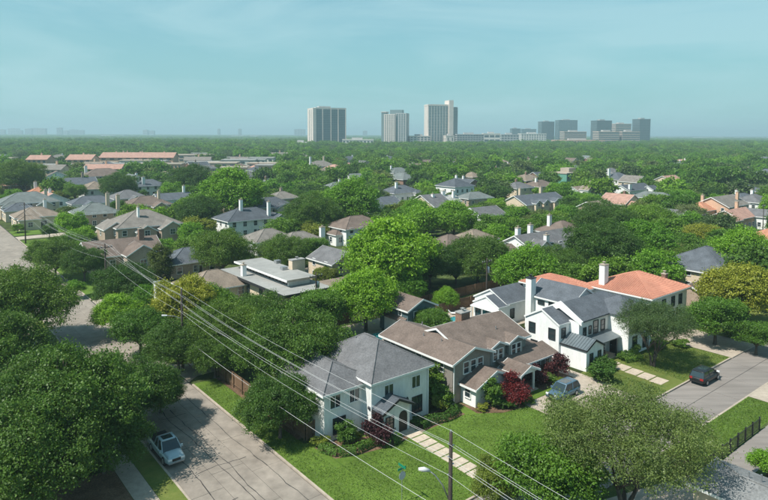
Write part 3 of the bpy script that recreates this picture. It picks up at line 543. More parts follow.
HS = [
 ('large greige hip roofed brick house with several gabled bays', 142, 211, 17, 14, 5.6, 'hip', 'greige', tan_brick, [(-2, -3, 10.6, white_stucco, .5)], 0, [(-11, -5, -4, 4, 5.2, 'y'), (2, 8, -10, -5, 5.0, 'y'), (-4, 1, -9, -6, 4.6, 'y')]),
 ('brown roofed brick house with a pointed front gable by the street pole', 120, 239, 16, 11, 3.4, 'x', 'brown', tan_brick, [(4.5, -1, 8.2, red_brick, 1.2)], 0, [(-1, 6, -9, -3, 3.6, 'y')]),
 ('grey green hip roofed house with two tall pale chimneys', 95, 204, 13, 11, 4.6, 'hip', 'green', tan_brick, [(4.5, 2, 10.5, cream, 1.1), (7, -1, 10, cream, 1.1)], 0, None),
 ('broad grey green hip roofed house at the far street corner', 27, 193, 19, 13, 5.2, 'hip', 'green', cream, [(6, -1, 9.5, cream, 1)], 0, [(-9, -3, -10, -5, 4.5, 'hip'), (2, 7, -9, -5, 4.5, 'y')]),
 ('greige hip roofed house with cream walls beside the far lawn', 36, 208, 13, 10, 3.6, 'hip', 'tan', cream, [(3, 2, 8.5, white_stucco, .9)], 0, [(-6, 0, -8, -4, 3.2, 'hip')]),
 ('orange tile roofed bungalow among dark trees', 43, 187, 12, 9, 3.2, 'hip', 'orange', cream, [(-3, 1, 8, white_stucco, 1.2)], 0, None),
 ('brown ridged hip roofed house behind the greige brick one', 146, 197, 15, 11, 4.6, 'hip', 'brown', tan_brick, [(4, -2, 9.5, cream, .8)], 0, [(0, 5, -9, -5, 4.4, 'y')]),
 ('long slate grey roofed house with a chimney beyond the orange roof', 68, 178, 26, 12, 4.4, 'x', 'slate', tan_brick, [(7, 0, 10, tan_brick, 1.2)], 0, None),
 ('wide brown grey roof rising behind the slate grey one', 103, 169, 24, 16, 5.0, 'hip', 'brown', tan_brick, [(-9, 3, 11, white_stucco, 1.5)], 0, [(4, 11, -12, -7, 4.6, 'y')]),
 ('blue grey roofed house with a pair of white chimneys', 148, 180, 15, 11, 5.0, 'hip', 'slate', white_stucco, [(-6, -3, 10, white_stucco, 1.4), (-3.5, -4, 9.6, white_stucco, 1.4)], 0, None),
 ('dark slate hip roofed white house with two tall white chimneys', 247, 209, 17, 11, 5.2, 'hip', 'dark', white_stucco, [(-2.5, -1, 11, white_stucco, .9), (5, -4.5, 10.2, white_stucco, .9)], 0, [(5, 10.5, -7.5, -2, 4.8, 'y')]),
 ('grey gabled cottage with a white window wall in front of the dark slate roof', 268, 230, 11, 9, 3.4, 'hip', 'greige', white_stucco, [], 0, [(1, 5.5, -6.5, -3, 3.2, 'y')]),
 ('low greige roof beside a small white chimney', 298, 233, 12, 9, 3.0, 'hip', 'greige', tan_brick, [(5.5, -3, 6.6, white_stucco, 1.3)], 0, None),
 ('brown hip roofed white house under bright green trees', 356, 217, 14, 10, 4.6, 'hip', 'brown', white_stucco, [], 0, [(-9, -6, -3, 2, 3.0, 'hip')]),
 ('cream gabled house with steep grey roof behind the flat roofs', 336, 249, 8, 9, 4.8, 'y', 'grey', cream, [], 0, [(4, 9, -4, 3, 3.0, 'x')]),
 ('brown low roof half hidden among oaks', 212, 272, 11, 9, 2.6, 'hip', 'tan', cream, [(5, -3, 6.0, white_stucco, .8)], 0, None),
 ('blue grey low roof beside a paved court', 188, 249, 11, 9, 3.0, 'hip', 'slate', tan_brick, [], 0, None),
 ('small grey roof beyond the bright trees', 398, 168, 18, 13, 5.0, 'hip', 'green', white_stucco, [(-6, 0, 10, white_stucco, 1)], 0, None),
 ('grey hip roofed white house in the wooded middle distance', 400, 186, 16, 11, 4.2, 'hip', 'slate', white_stucco, [(-4, -2, 9, white_stucco, 1)], 0, [(3, 8, -8, -4, 4.0, 'hip')]),
 ('tall white house with dark pyramid roof in the woods', 455, 179, 13, 13, 6.2, 'hip', 'dark', white_stucco, [(4, 3, 11, white_stucco, .9)], 0, None),
 ('bright white low house with white chimneys and pale roof', 438, 196, 18, 9, 3.4, 'x', 'light', white_stucco, [(3, 0, 7.5, white_stucco, 1.6), (7, -2, 7.5, white_stucco, 1.2)], 0, [(-8, -3, -8, -3, 3.2, 'y')]),
 ('white gable ended house with grey roof behind a pale tree', 483, 207, 12, 9, 4.8, 'x', 'grey', white_stucco, [], 0, None),
 ('brown hip roofed white garage house between bright oaks', 449, 236, 9, 8, 4.4, 'hip', 'brown', white_stucco, [], 0, None),
 ('tan roofed house behind the brown hip roof', 474, 231, 9, 8, 4.0, 'hip', 'tan', cream, [], 0, None),
 ('pale grey gabled house with three white capped chimneys', 541, 232, 20, 9, 4.6, 'x', 'grey', white_stucco, [(-6.5, 2, 8.2, white_stucco, 1.2), (-1, 2.5, 8.4, white_stucco, 1.2), (-3.5, -4.2, 7.0, white_stucco, 1.2)], 0, [(-9, -3.5, -6, -3, 4.4, 'y'), (4, 10, -8, -3, 4.4, 'y')]),
 ('brown low roof in front of the pale grey gabled house', 511, 244, 12, 8, 2.8, 'x', 'brown', tan_brick, [], 0, None),
 ('faded brown roof behind the pale grey gabled house', 562, 222, 11, 10, 4.4, 'hip', 'brown', tan_brick, [(-3, 2, 8.8, white_stucco, 1)], 0, None),
 ('long dark grey roof with a row of black gabled dormers', 535, 194, 26, 12, 4.2, 'x', 'slate', cream, [(5, 1, 9.6, cream, 1), (-7, 2, 9.6, cream, 1)], 0, [(-9, -5.5, -7.4, -3, 4.6, 'y'), (-4, -.5, -7.4, -3, 4.6, 'y'), (3, 7, -7.4, -3, 4.6, 'y')]),
 ('brown roofed house with a bright white pointed gable', 582, 186, 16, 11, 3.8, 'x', 'tan', white_stucco, [(7, 0, 8.5, white_stucco, 1)], 0, [(-8, -2.5, -8.5, -4, 5.6, 'y')]),
 ('slate grey roofed house with a white corner chimney among trees', 617, 173, 17, 14, 5.2, 'hip', 'slate', white_stucco, [(-7, 1, 11.5, white_stucco, 1.6)], 0, [(5, 11, -9, -4, 4.8, 'hip')]),
 ('low dark slate roofs in front of the chimneyed slate house', 632, 184, 22, 10, 3.8, 'x', 'dark', white_stucco, [(-9, -4, 7, white_stucco, 2)], 0, [(6, 12, -8, -2, 3.6, 'x')]),
 ('grey gable roofed house left of the peach walled house', 668, 209, 10, 11, 4.4, 'y', 'grey', white_stucco, [], 0, None),
 ('big grey roof above the peach stucco house', 722, 196, 18, 12, 5.4, 'x', 'greige', peach, [(6, -3, 9.8, peach, 1.2)], 0, None),
 ('peach stucco house with red brown roof and twin chimneys', 735, 209, 16, 9, 4.2, 'x', 'pink', peach, [(4, 1, 8.6, peach, 1.2)], 0, [(-12, -7, -5, 2, 3.8, 'hip')]),
 ('small orange brown hip roof with one chimney', 700, 203, 10, 9, 4.0, 'hip', 'orange', peach, [(2, 0, 9, peach, 1)], 0, None),
 ('grey gabled annex at the end of the peach house', 757, 209, 8, 9, 4.2, 'y', 'grey', white_stucco, [], 0, None),
 ('dark slate hip roofed house with a long blank cream wall', 706, 248, 15, 14, 4.6, 'hip', 'slate', cream, [], 0, None),
 ('low brown roofed garage below the slate roofed house', 700, 283, 8, 9, 2.7, 'x', 'brown', tan_brick, [], 0, None),
 ('red tile roofed house with a white chimney at the wood edge', 775, 228, 12, 10, 3.4, 'hip', 'orange', white_stucco, [(-5, -1, 8, white_stucco, 1.6)], 0, None),
 ('small grey roof beside the white chimney', 745, 229, 9, 8, 2.8, 'hip', 'greige', white_stucco, [], 0, None),
 ('grey hip roof deep in the wood below the tall glass tower', 320, 161, 22, 16, 5.4, 'hip', 'greige', cream, [(-9, 0, 13, white_stucco, 1.4), (5, 2, 13, cream, 1.4)], 0, None),
 ('brown roof peeping out of the wood', 349, 181, 12, 9, 3.6, 'x', 'brown', red_brick, [], 0, None),
 ('pale pink roof among the left woods', 215, 172, 20, 12, 4.0, 'hip', 'tan', cream, [], 0, None),
 ('grey roof right of the tall pale tree line', 382, 197, 12, 9, 4.0, 'x', 'slate', white_stucco, [], 0, None),
 ('grey roof left behind dark oaks', 20, 204, 10, 8, 3.6, 'hip', 'slate', cream, [], 0, None),
 ('slate roof between the brown and blue grey roofs', 172, 193, 14, 9, 3.8, 'x', 'slate', white_stucco, [(5, 0, 8.8, white_stucco, .9)], 0, None),
 ('long pale roof at the end of the left woods', 15, 179, 14, 9, 4.0, 'hip', 'greige', cream, [], 0, None),
 ('small white house beyond the clearing', 745, 167, 12, 9, 3.4, 'x', 'tan', white_stucco, [], 0, None),
 ('pale roof behind the woods beside the clearing', 690, 172, 12, 9, 3.2, 'hip', 'tan', cream, [], 0, None),
 ('white gabled house beyond the pale clearing', 762, 158, 14, 9, 4.0, 'y', 'light', white_stucco, [], 0, None),
]
import re
ANCHOR = []
for i, (lab, px, py, w, d, e, k, rf, wl, ch, dr, wg) in enumerate(HS):
    hh = gen(lab, px, py, w, d, e, k, rf, wl, ch, dr, wg); ANCHOR.append((hh.root.location.x, hh.root.location.y, re.split(r' (?:with|behind|among|beside|between|by|in|at|beyond|half|under|below|rising|deep|peeping|left|right|above) ', lab)[0]))
h = House('whitewashed_chimney_stack', 'tall whitewashed chimney stack standing clear of the trees by the street', 33.6, 101, cat='chimney')
h.box('shaft', 33.1, 34.2, 100.6, 101.5, 0, 6.2, white_brick); h.box('shoulder', 32.95, 34.35, 100.45, 101.65, -.1, 2.5, white_brick); h.box('cap', 33.0, 34.3, 100.5, 101.6, 6.203, 6.45, steel)
# teal flat block with a white parapet, far in the wood
p = G(566, 173, 8); h = House('green_block', 'small sea green flat roofed block deep in the wood', 0, 0, 0, 'building', None, Vector((p.x, p.y, 0)))
gm = mat('sea_green_wall', (.13, .33, .25), .8, 3, .1); h.walls(-8, 8, -6, 6, 8, gm); h.box('roof', -8.3, 8.3, -6.3, 6.3, 8.003, 8.6, pale_conc); h.box('roof_house', 0, 7, -2, 4, 8.6, 11, pale_conc)
for k in range(5): h.win('y-', -6, -6.4+k*3.2, 5, 1.6, 1.6); h.win('y-', -6, -6.4+k*3.2, 1.5, 1.6, 1.6)
foot(p.x, p.y, 9)

# many more roofs of the wooded suburb
r4 = random.Random(21)
RN = {'slate': 'slate grey', 'brown': 'brown', 'greige': 'greige', 'tan': 'tan', 'green': 'grey green', 'grey': 'mid grey', 'dark': 'dark grey', 'pink': 'faded red'}
WN = [(white_stucco, 'white'), (cream, 'cream'), (tan_brick, 'tan brick'), (red_brick, 'brown brick')]
made = 0; tries = 0
while made < 95 and tries < 4000:
    tries += 1
    y = 215+485*r4.random()**1.35; x = r4.uniform(-.64, .64)*y; v_, u_ = x*Vd.x+y*Vd.y, x*Ud.x+y*Ud.y
    w = r4.uniform(11, 18); d = r4.uniform(8.5, 12)
    if any(math.hypot(x-a, y-c) < q+w*.75 for a, c, q in FOOT) or 15 < v_ < 31: continue
    rf = r4.choice(list(RN)); wl, wn = r4.choice(WN); kd = r4.choice(['hip', 'hip', 'x', 'y']); e = r4.choice([3.2, 4.6, 5.4])
    p2 = .5*min(w, d)/2+e
    h = House('house', '%s roofed %s walled %s house deep in the wooded suburb' % (RN[rf], wn, 'hip roof' if kd == 'hip' else 'gable'), 0, 0, rad(r4.choice([0, 0, 90, -8])), 'house', 'houses of the wooded suburb', Vector((x, y, 0)))
    foot(x, y, .5*max(w, d)+1); made += 1
    if kd == 'hip': h.hip(-w/2, w/2, -d/2, d/2, e, .5, .5, wl, roofs[rf], white_trim)
    else: h.gable(-w/2, w/2, -d/2, d/2, e, kd, .5, .4, wl, roofs[rf], white_trim)
    if r4.random() < .6: a0 = r4.uniform(-w/2, 0); h.gable(a0, a0+5, -d/2-3, -d/2+1, e-.3, 'y', .6, .3, wl, roofs[rf], white_trim)
    if r4.random() < .55: h.chimney(r4.uniform(-w*.3, w*.3), r4.uniform(-1, 2), e-1, p2+1.6, 1, .9, r4.choice([wl, white_stucco, red_brick]), pale_conc)
    for q in range(3): h.win('y-', -d/2, -w/2+w*(q+.5)/3, 1 if e < 4 else 3.2, 1.3, 1.4, None, 1, 1)
    for q in range(2): h.win('x-', -w/2, -d/2+d*(q+.5)/2, 1 if e < 4 else 3.2, 1.1, 1.4)

# opposite corner house: only its roof edge reaches into the picture
h = House('grey_roof_house', 'grey shingle roofed house on the opposite corner with two vent pipes', 51, 15)
h.hip(49.0, 53.9, 6.0, 20.9, 3.05, .26, .45, cream, roofs['pale_grey'], white_trim); h.vents([(52.0, 18.0, 4.0), (52.3, 17.2, 4.0)])
for k in range(3): h.win('x+', 53.9, 9+k*3.6, .9, 1.1, 1.3)
h.win('y+', 20.9, 51.2, .9, 1.1, 1.3); p = W(51, 14); foot(p.x, p.y, 7)

# ---------------------------------------------------------------- far blocks: apartments, offices, towers
def facade(h, x0, x1, y0, y1, z0, z1, nx, ny, nz, fill, cover=.72, rows=.6, faces=('y-', 'x-', 'x+'), single=False):
    # every storey has its own window bands; each window an object of its own where it can be told apart
    for f in faces:
        along, n = ((x0, x1), nx) if f[0] == 'y' else ((y0, y1), ny)
        c = {'y-': y0, 'y+': y1, 'x-': x0, 'x+': x1}[f]; sg = -1 if f[1] == '-' else 1
        me = None; st = (z1-z0)/nz; bay = (along[1]-along[0])/n; hw = bay*cover/2; hh = st*rows/2; d = .25
        m = MB()
        if f[0] == 'y': m.box(-hw, hw, -d, d, -hh, hh)
        else: m.box(-d, d, -hw, hw, -hh, hh)
        if not single:                                # too small to pick apart: one part per face
            m = MB()
            for i in range(n):
                for k in range(nz):
                    a = along[0]+bay*(i+.5); z = z0+st*(k+.5)
                    if f[0] == 'y': m.box(a-hw, a+hw, c-d, c+d, z-hh, z+hh)
                    else: m.box(c-d, c+d, a-hw, a+hw, z-hh, z+hh)
            m.build('windows', fill, h.root)['kind'] = 'stuff'; continue
        me = m.mesh('window', fill)
        for i in range(n):
            for k in range(nz):
                a = along[0]+bay*(i+.5); z = z0+st*(k+.5)
                o = link('window', me, h.root); o.location = (a, c, z) if f[0] == 'y' else (c, a, z)
def fm(name, c, rough=.5): return mat(name, c, rough, .2, .06)
fglass = glassmat('tower_glass', (.05, .10, .115), .12); fglass2 = glassmat('office_glass', (.06, .09, .10), .15)
pinkwhite = fm('tower_pale_concrete', (.66, .58, .52), .8); greyconc = fm('tower_grey_concrete', (.42, .42, .41), .8); glassgrey = fm('tower_spandrel', (.15, .21, .22), .4)
def tower(name, label, px, d, w, dp, H, rz, cat='tower'):
    p = G(px, HORIZON+.01, 0); dirv = Vector((p.x, p.y, 0)).normalized(); q = dirv*d/dirv.y
    foot(q.x, q.y, max(w, dp)*.75)
    return House(name, label, 0, 0, rz-GRID, cat, None, Vector((q.x, q.y, 0)))
# 1: glass slab with pale left flank
t = tower('glass_tower', 'wide glass apartment tower with pale left flank, standing apart', 325, 1210, 56, 46, 80, 0)
t.root.rotation_euler.z = rad(24); 
t.walls(-24, 38, -16, 18, 79, glassgrey)
t.box('flank', -30, -24.2, -17.5, 19, -.1, 81, pinkwhite); t.box('parapet', -24, 38.4, -16.4, 18.4, 79.01, 82, pinkwhite); t.box('roof_house', -14, 10, -6, 8, 82, 85, greyconc)
for x in (-24.1, -10, 7, 22, 37.6): t.part('pier', MB().box(x-.7, x+.7, -17.2, -15.9, 0, 80), pinkwhite)
facade(t, -23, -11, -16, 0, 3, 79, 3, 1, 22, fglass, .86, .7, ('y-',), True); facade(t, -9, 6, -16, 0, 3, 79, 4, 1, 22, fglass, .86, .7, ('y-',), True); facade(t, 8, 21, -16, 0, 3, 79, 3, 1, 22, fglass, .86, .7, ('y-',), True); facade(t, 23, 37, -16, 0, 3, 79, 3, 1, 22, fglass, .86, .7, ('y-',), True)
for y in (-6, 6): t.part('window_strip', MB().box(-30.15, -29.9, y-1.3, y+1.3, 4, 78), fglass)
# 2: stepped pair
t = tower('stepped_tower', 'slender pink white stepped apartment tower beside the tallest one', 396, 1270, 34, 30, 75, 0); t.root.rotation_euler.z = rad(-16)
t.walls(-22, 2, -14, 16, 72, pinkwhite); t.walls(2.2, 24, -10, 16, 74, greyconc); t.walls(-30, -21.8, -6, 18, 76, glassgrey); t.box('roof_house', -12, 14, -4, 10, 72, 81, glassgrey); t.box('roof_slab', -30.5, -20, -7, 19, 76.01, 77.5, pinkwhite)
facade(t, -21, 2, -14, 14, 3, 71, 5, 4, 20, fglass, .5, .6, ('y-', 'x-'), True); facade(t, 3, 23, -10, 14, 3, 73, 4, 4, 20, fglass, .55, .7, ('y-',), True); facade(t, 3, 23, -10, 14, 3, 73, 4, 4, 20, fglass, .55, .7, ('x+',))
# 3: tallest
t = tower('tall_tower', 'tallest pale apartment tower with a projecting central shaft', 440, 1310, 56, 34, 97, 0); t.root.rotation_euler.z = rad(12)
t.walls(-31, 14, -14, 16, 91, pinkwhite); t.walls(24, 36, -10, 16, 89, greyconc); t.box('shaft', 14.2, 23.8, -18, 14, -.1, 103, pinkwhite); t.box('crown_band', -31.4, 14, -14.4, 16.4, 91.01, 94, pinkwhite)
facade(t, -30, 13.5, -14, 14, 3, 90, 7, 4, 26, fglass, .72, .62, ('y-',), True); facade(t, -30, 13.5, -14, 14, 3, 90, 7, 4, 26, fglass, .72, .62, ('x-',)); facade(t, 24.4, 35.6, -10, 15, 3, 88, 3, 4, 26, fglass, .8, .6, ('y-', 'x+'))
def blockb(label, px, d, w, dp, H, rz, wm, nx, nz, fill=None, cover=.8, rows=.5, name='office_block', cap=None):
    t = tower(name, label, px, d, w, dp, H, 0, 'office block'); t.root.rotation_euler.z = rad(rz)
    t.walls(-w/2, w/2, -dp/2, dp/2, H, wm); t.box('parapet', -w/2-.4, w/2+.4, -dp/2-.4, dp/2+.4, H+.01, H+1.6, cap or wm)
    t.box('roof_plant', -w*.2, w*.15, -dp*.2, dp*.2, H+1.6, H+5, greyconc)
    facade(t, -w/2, w/2, -dp/2, dp/2, 2, H, nx, max(2, nx//2), nz, fill or fglass2, cover, rows); return t
og = fm('office_brown_glass', (.10, .125, .13), .35); ob = fm('office_beige', (.55, .42, .34), .8); ow = fm('office_white', (.68, .64, .58), .8)
BL = [('beige podium block at the foot of the stepped tower', 419, 1280, 44, 24, 26, 10, pinkwhite, 6, 6, .6),
 ('pale podium block beside the tallest tower shaft', 449, 1265, 18, 20, 27, 10, pinkwhite, 2, 2, .2), ('long grey low block right of the tallest tower', 469, 1300, 58, 24, 30, 6, greyconc, 10, 7, .8),
 ('white framed low block with broad dark bays', 491, 1420, 38, 24, 32, 2, ow, 3, 3, .82), ('grey low block behind the white framed one', 509, 1520, 44, 24, 30, 2, greyconc, 6, 5, .7),
 ('round shouldered blue glass block far behind', 515, 2300, 32, 26, 52, 5, glassgrey, 6, 10, .9), ('hazy blue glass block far behind', 528, 2500, 60, 26, 52, 5, glassgrey, 6, 10, .9),
 ('white stepped hotel with arcaded floors', 532, 1600, 66, 30, 32, 4, ow, 10, 6, .55), ('beige grey tower behind the stepped hotel', 546, 2100, 46, 30, 74, 10, og, 6, 14, .9),
 ('blue grey glass office tower with pale centre', 566, 2050, 64, 34, 78, 4, glassgrey, 8, 15, .9), ('striped beige office with long window bands', 573, 1650, 62, 30, 38, 6, ob, 1, 7, .97),
 ('dark glass office tower with pale roof box', 601, 1750, 46, 34, 70, 10, og, 7, 15, .9), ('pale stepped office between two dark towers', 620, 1800, 50, 34, 62, 10, ob, 1, 12, .96),
 ('dark banded office tower at the right end of the row', 641, 1800, 36, 34, 76, 14, og, 1, 15, .97), ('beige striped low office before the dark glass tower', 606, 1550, 56, 30, 38, 8, ob, 1, 7, .97), ('beige striped low office at the right end', 628, 1560, 48, 28, 38, 8, ob, 1, 7, .97),
 ('low pink brick block in front of the striped office', 578, 1450, 120, 24, 17, 3, peach, 18, 3, .5), ('low pale block left of the wide glass tower', 301, 1150, 34, 20, 14, 2, ow, 6, 2, .6), ('long low podium right of the wide glass tower', 358, 1190, 60, 22, 19, 2, ow, 9, 3, .6)]
for (lab, px, d, w, dp, H, rz, wm, nx, nz, cv) in BL: blockb(lab, px, d, w, dp, H, rz, wm, nx, nz, None, cv)
# apartments with pink roofs and low pale commercial rows on the left
def row(label, px, py, w, dp, e, roof, wall, rz, kind='x', n=12, name='apartment_row'):
    n = max(4, n//2); p = G(px, py, e); h = House(name, label, 0, 0, 0, 'apartments', None, Vector((p.x, p.y, 0))); h.root.rotation_euler.z = rad(rz); foot(p.x, p.y, 4)
    for k in range(-int(w/16), int(w/16)+1): foot(p.x+math.cos(rad(rz))*k*8, p.y+math.sin(rad(rz))*k*8, dp*.7)
    if 'built up strip' in label: h.root['group'] = 'built up strip'
    if kind == 'flat': h.walls(-w/2, w/2, -dp/2, dp/2, e, wall); h.box('roof', -w/2-.4, w/2+.4, -dp/2-.4, dp/2+.4, e+.01, e+.8, roof)
    else: h.gable(-w/2, w/2, -dp/2, dp/2, e, kind, .42, .8, wall, roof)
    for k in range(n//3 if kind != 'flat' else 0): h.chimney(-w/2+w*(k+.5)/(n//3), 1.5, e, e+5.2, 1.2, 1.2, peach)
    facade(h, -w/2, w/2, -dp/2, dp/2, .5, e, n, 2, max(1, int(e/3)), fglass2, .5, .5, ('y-',))
RW = [('long pink roofed apartment row beyond the left woods', 140, 157, 118, 20, 9, roofs['pink'], peach, 4, 'x', 18), ('short pink roofed apartment row behind it', 83, 159, 36, 18, 9, roofs['pink'], peach, 4, 'x', 6),
 ('small pink roofed apartment block at the left', 41, 159, 30, 16, 8, roofs['pink'], peach, 4, 'x', 6), ('long white flat roofed store row', 65, 165, 70, 14, 5, flat_roof, cream, 6, 'flat', 12), ('white flat roofed store left of the pink roofs', 28, 166, 34, 14, 5, flat_roof, ow, 6, 'flat', 6),
 ('cream flat roofed store before the pink roofs', 112, 164, 52, 14, 6, flat_roof, ow, 5, 'flat', 9), ('pale parapet store row', 147, 164, 44, 14, 6, pale_conc, ow, 5, 'flat', 8), ('peach store at the end of the row', 176, 164, 20, 14, 7, pale_conc, peach, 5, 'flat', 4),
 ('pale roofed shop row in the distance', 215, 163, 70, 20, 6, pale_conc, ob, 4, 'flat', 12), ('white roofed shop row in the distance', 240, 160, 54, 20, 7, flat_roof, ow, 4, 'flat', 9), ('white warehouse left of the glass tower woods', 262, 158, 44, 18, 7, flat_roof, ow, 3, 'flat', 7),
 ('pale shed row left of the woods', 192, 155, 80, 22, 7, pale_conc, ob, 4, 'flat', 10)]
r4 = random.Random(8)
for k in range(30):
    fl = r4.random() < .7; px = r4.uniform(-5, 285); py = r4.uniform(154, 171)-(px > 190)*3
    RW.append(((('pale flat roofed' if fl else 'faded red gabled') + ' low building in the built up strip beyond the left woods'), px, py, r4.uniform(22, 60), 13, r4.uniform(4, 7.5), r4.choice([flat_roof, pale_conc, roofs['light']]) if fl else r4.choice([roofs['pink'], roofs['tan'], roofs['greige']]), r4.choice([ow, cream, peach, ob]), r4.uniform(-2, 10), 'flat' if fl else 'x', 8))
for r_ in RW: r_ = list(r_); r_[3] *= .55; row(*r_)
# skyline at the edge of sight
sk = fm('far_block_concrete', (.40, .42, .43), .8)
r3 = random.Random(11)
for k, (px, w, H) in enumerate([(2, 90, 70), (14, 150, 92), (20, 70, 60), (29, 80, 80), (35, 90, 95), (42, 110, 85), (60, 60, 95), (66, 70, 60), (74, 120, 75), (82, 60, 66), (146, 60, 70), (152, 70, 62), (219, 25, 86), (240, 34, 88), (300, 150, 90), (365, 60, 70)]):
    blockb('%s %s hazy block of the far skyline' % ('broad' if w > 100 else 'slim' if w < 65 else 'plain', 'tall' if H > 84 else 'low' if H < 68 else 'mid height'), px, 5400+r3.uniform(-400, 400), w*.66, 30, H*.62+14, r3.uniform(-6, 10), sk, 4, 6, None, .7, .5, 'skyline_block').root['group'] = 'far skyline blocks'
for k, (px, w) in enumerate([(662, 320), (690, 300), (718, 260), (745, 380), (115, 160), (250, 240)]):
    t = tower('warehouse', ('longest' if w > 370 else 'very long' if w > 310 else 'long' if w > 280 else 'mid length' if w > 250 else 'shorter' if w > 200 else 'shortest')+' white warehouse roof on the horizon', px, 4300+r3.uniform(-300, 500), w, 80, 14, 0, 'warehouse'); t.root['group'] = 'horizon warehouses'; t.root.rotation_euler.z = rad(r3.uniform(-5, 5))
    t.walls(-w/2, w/2, -40, 40, 18, white_stucco); t.box('roof', -w/2-1, w/2+1, -41, 41, 18.01, 19.5, flat_roof); facade(t, -w/2, w/2, -40, 40, 2, 12, 6, 2, 1, fglass2, .3, .4, ('y-',))

# ---------------------------------------------------------------- trees
def crown_mesh(name, seed, rx, rz, zc, nl, nleaf, size, leaf_m, lobe=(.19, .36), low=-.5, fold=.25, airy=.0, cone=0., tw=(26, .34), sq=.8):
    g = np.random.default_rng(seed); C = []; R = []
    tries = 0
    while len(C) < nl and tries < nl*60:
        tries += 1
        d = g.normal(size=3); d /= np.linalg.norm(d)
        if d[2] < low: continue
        k = g.uniform(.5, .9) if len(C) > nl//5 else g.uniform(0, .4)
        r = g.uniform(*lobe)*rx; p = np.array([d[0]*rx*k, d[1]*rx*k, d[2]*rz*k])
        if cone: f = 1-cone*max(0, (p[2]/rz+.3)); p[:2] *= max(.15, f); r *= max(.4, f)
        if C and min(np.linalg.norm((p-c)/np.array([1, 1, rz/rx*1.1])) for c in C) < rx*.15: continue
        C.append(p); R.append(r)
    C = np.array(C); R = np.array(R); lt = g.uniform(0, 1, len(C))
    per = tw[0]; nt_ = max(40, int(nleaf/per)); n0 = int(nt_*1.9); li = g.choice(len(C), n0, p=R**2/np.sum(R**2))
    d = g.normal(size=(n0, 3)); d /= np.linalg.norm(d, axis=1)[:, None]
    flip = (d[:, 2] < -.5) & (g.random(n0) < .5); d[flip, 2] *= -1
    rr = R[li]*(1.04-np.abs(g.normal(0, .16+airy, n0)))
    squash = np.array([1, 1, sq]); P = C[li]+d*rr[:, None]*squash
    keep = np.ones(n0, bool)
    for j in range(len(C)):
        q = np.linalg.norm((P-C[j])/squash, axis=1)/R[j]; keep &= (q > .62) | (li == j)
    P = P[keep][:nt_]; d = d[keep][:nt_]; li = li[keep][:nt_]
    spread = tw[1]*g.uniform(.55, 1.35, len(P)); cnt_ = g.poisson(per*g.uniform(.5, 1.5, len(P))); ix = np.repeat(np.arange(len(P)), cnt_)
    e = g.normal(size=(len(ix), 3))*np.array([1, 1, .6]); out = d[ix]*(g.normal(size=len(ix))*.8)[:, None]
    P = P[ix]+(e+out)*spread[ix][:, None]; d = d[ix]; twt = g.uniform(0, 1, len(spread))[ix]; li = li[ix]; n = len(P)
    nrm = d*.55+g.normal(size=(n, 3))*.75+np.array([0, 0, .4]); nrm /= np.linalg.norm(nrm, axis=1)[:, None]
    a = np.cross(nrm, g.normal(size=(n, 3))); a /= np.linalg.norm(a, axis=1)[:, None]; b = np.cross(nrm, a)
    s = size*g.uniform(.6, 1.4, n)[:, None]; asp = g.uniform(.5, .9, n)[:, None]
    sag = nrm*s*fold*g.uniform(-1, 1, n)[:, None]
    q = np.percentile(np.hypot(P[:, 0], P[:, 1]), 95); P[:, :2] *= rx/q; C[:, :2] *= rx/q
    V = np.stack([P-a*s, P-b*s*asp+sag, P+a*s, P+b*s*asp+sag], 1).reshape(-1, 3); V[:, 2] += zc
    me = bpy.data.meshes.new(name); me.vertices.add(4*n); me.vertices.foreach_set('co', V.astype(np.float32).ravel())
    me.loops.add(4*n); me.loops.foreach_set('vertex_index', np.arange(4*n, dtype=np.int32)); me.polygons.add(n)
    me.polygons.foreach_set('loop_start', np.arange(0, 4*n, 4, dtype=np.int32)); me.polygons.foreach_set('loop_total', np.full(n, 4, np.int32))
    tone = np.clip(lt[li]*.35+twt*.35+g.uniform(0, .3, n), 0, 1)
    at = me.attributes.new('tone', 'FLOAT', 'FACE'); at.data.foreach_set('value', tone.astype(np.float32))
    me.materials.append(leaf_m); me.update(); return me, C+np.array([0, 0, zc]), R
def trunk_mesh(name, seed, C, R, hfork, r0, nb=7, mt=None, lean=0., multi=1):
    g = random.Random(seed); m = MB(); idx = sorted(range(len(C)), key=lambda i: -R[i])[:nb]
    for q in range(multi):
        ang = 2*math.pi*q/multi+g.random(); sp = .0 if multi == 1 else r0*1.1
        bx, by = math.cos(ang)*sp, math.sin(ang)*sp; fk = Vector((bx*3+lean*hfork, by*3, hfork)); rr = r0 if multi == 1 else r0*.7
        m.tube([(bx*.7, by*.7, -.3), (bx, by, .25), (bx*1.5+lean*hfork*.4, by*1.5, hfork*.5), tuple(fk)], [rr*1.55, rr*1.1, rr*.92, rr*.75], 9)
        for k, i in enumerate(idx):
            if multi > 1 and k % multi != q: continue
            e = Vector(C[i]); mid = fk.lerp(e, .5)+Vector((g.uniform(-.1, .1), g.uniform(-.1, .1), .06))*(e-fk).length
            m.tube([fk-Vector((0, 0, rr*.4)), fk.lerp(mid, .5)+Vector((0, 0, .1)), mid, fk.lerp(e, .8), e], [rr*.55, rr*.42, rr*.3, rr*.18, rr*.07], 6)
            for z in range(2):
                t = e+Vector((g.uniform(-1, 1), g.uniform(-1, 1), g.uniform(-.2, .8)))*R[i]*.7; m.tube([mid, mid.lerp(t, .55)+Vector((0, 0, .15)), t], [rr*.22, rr*.12, rr*.03], 5)
    return m.mesh(name, mt or bark, True)
lf_oak = leafmat('oak_leaf', (.104, .220, .026), .2, .42); lf_dark = leafmat('dark_oak_leaf', (.084, .168, .028), .15, .4); lf_bright = leafmat('bright_leaf', (.145, .320, .026), .25, .35, .38)
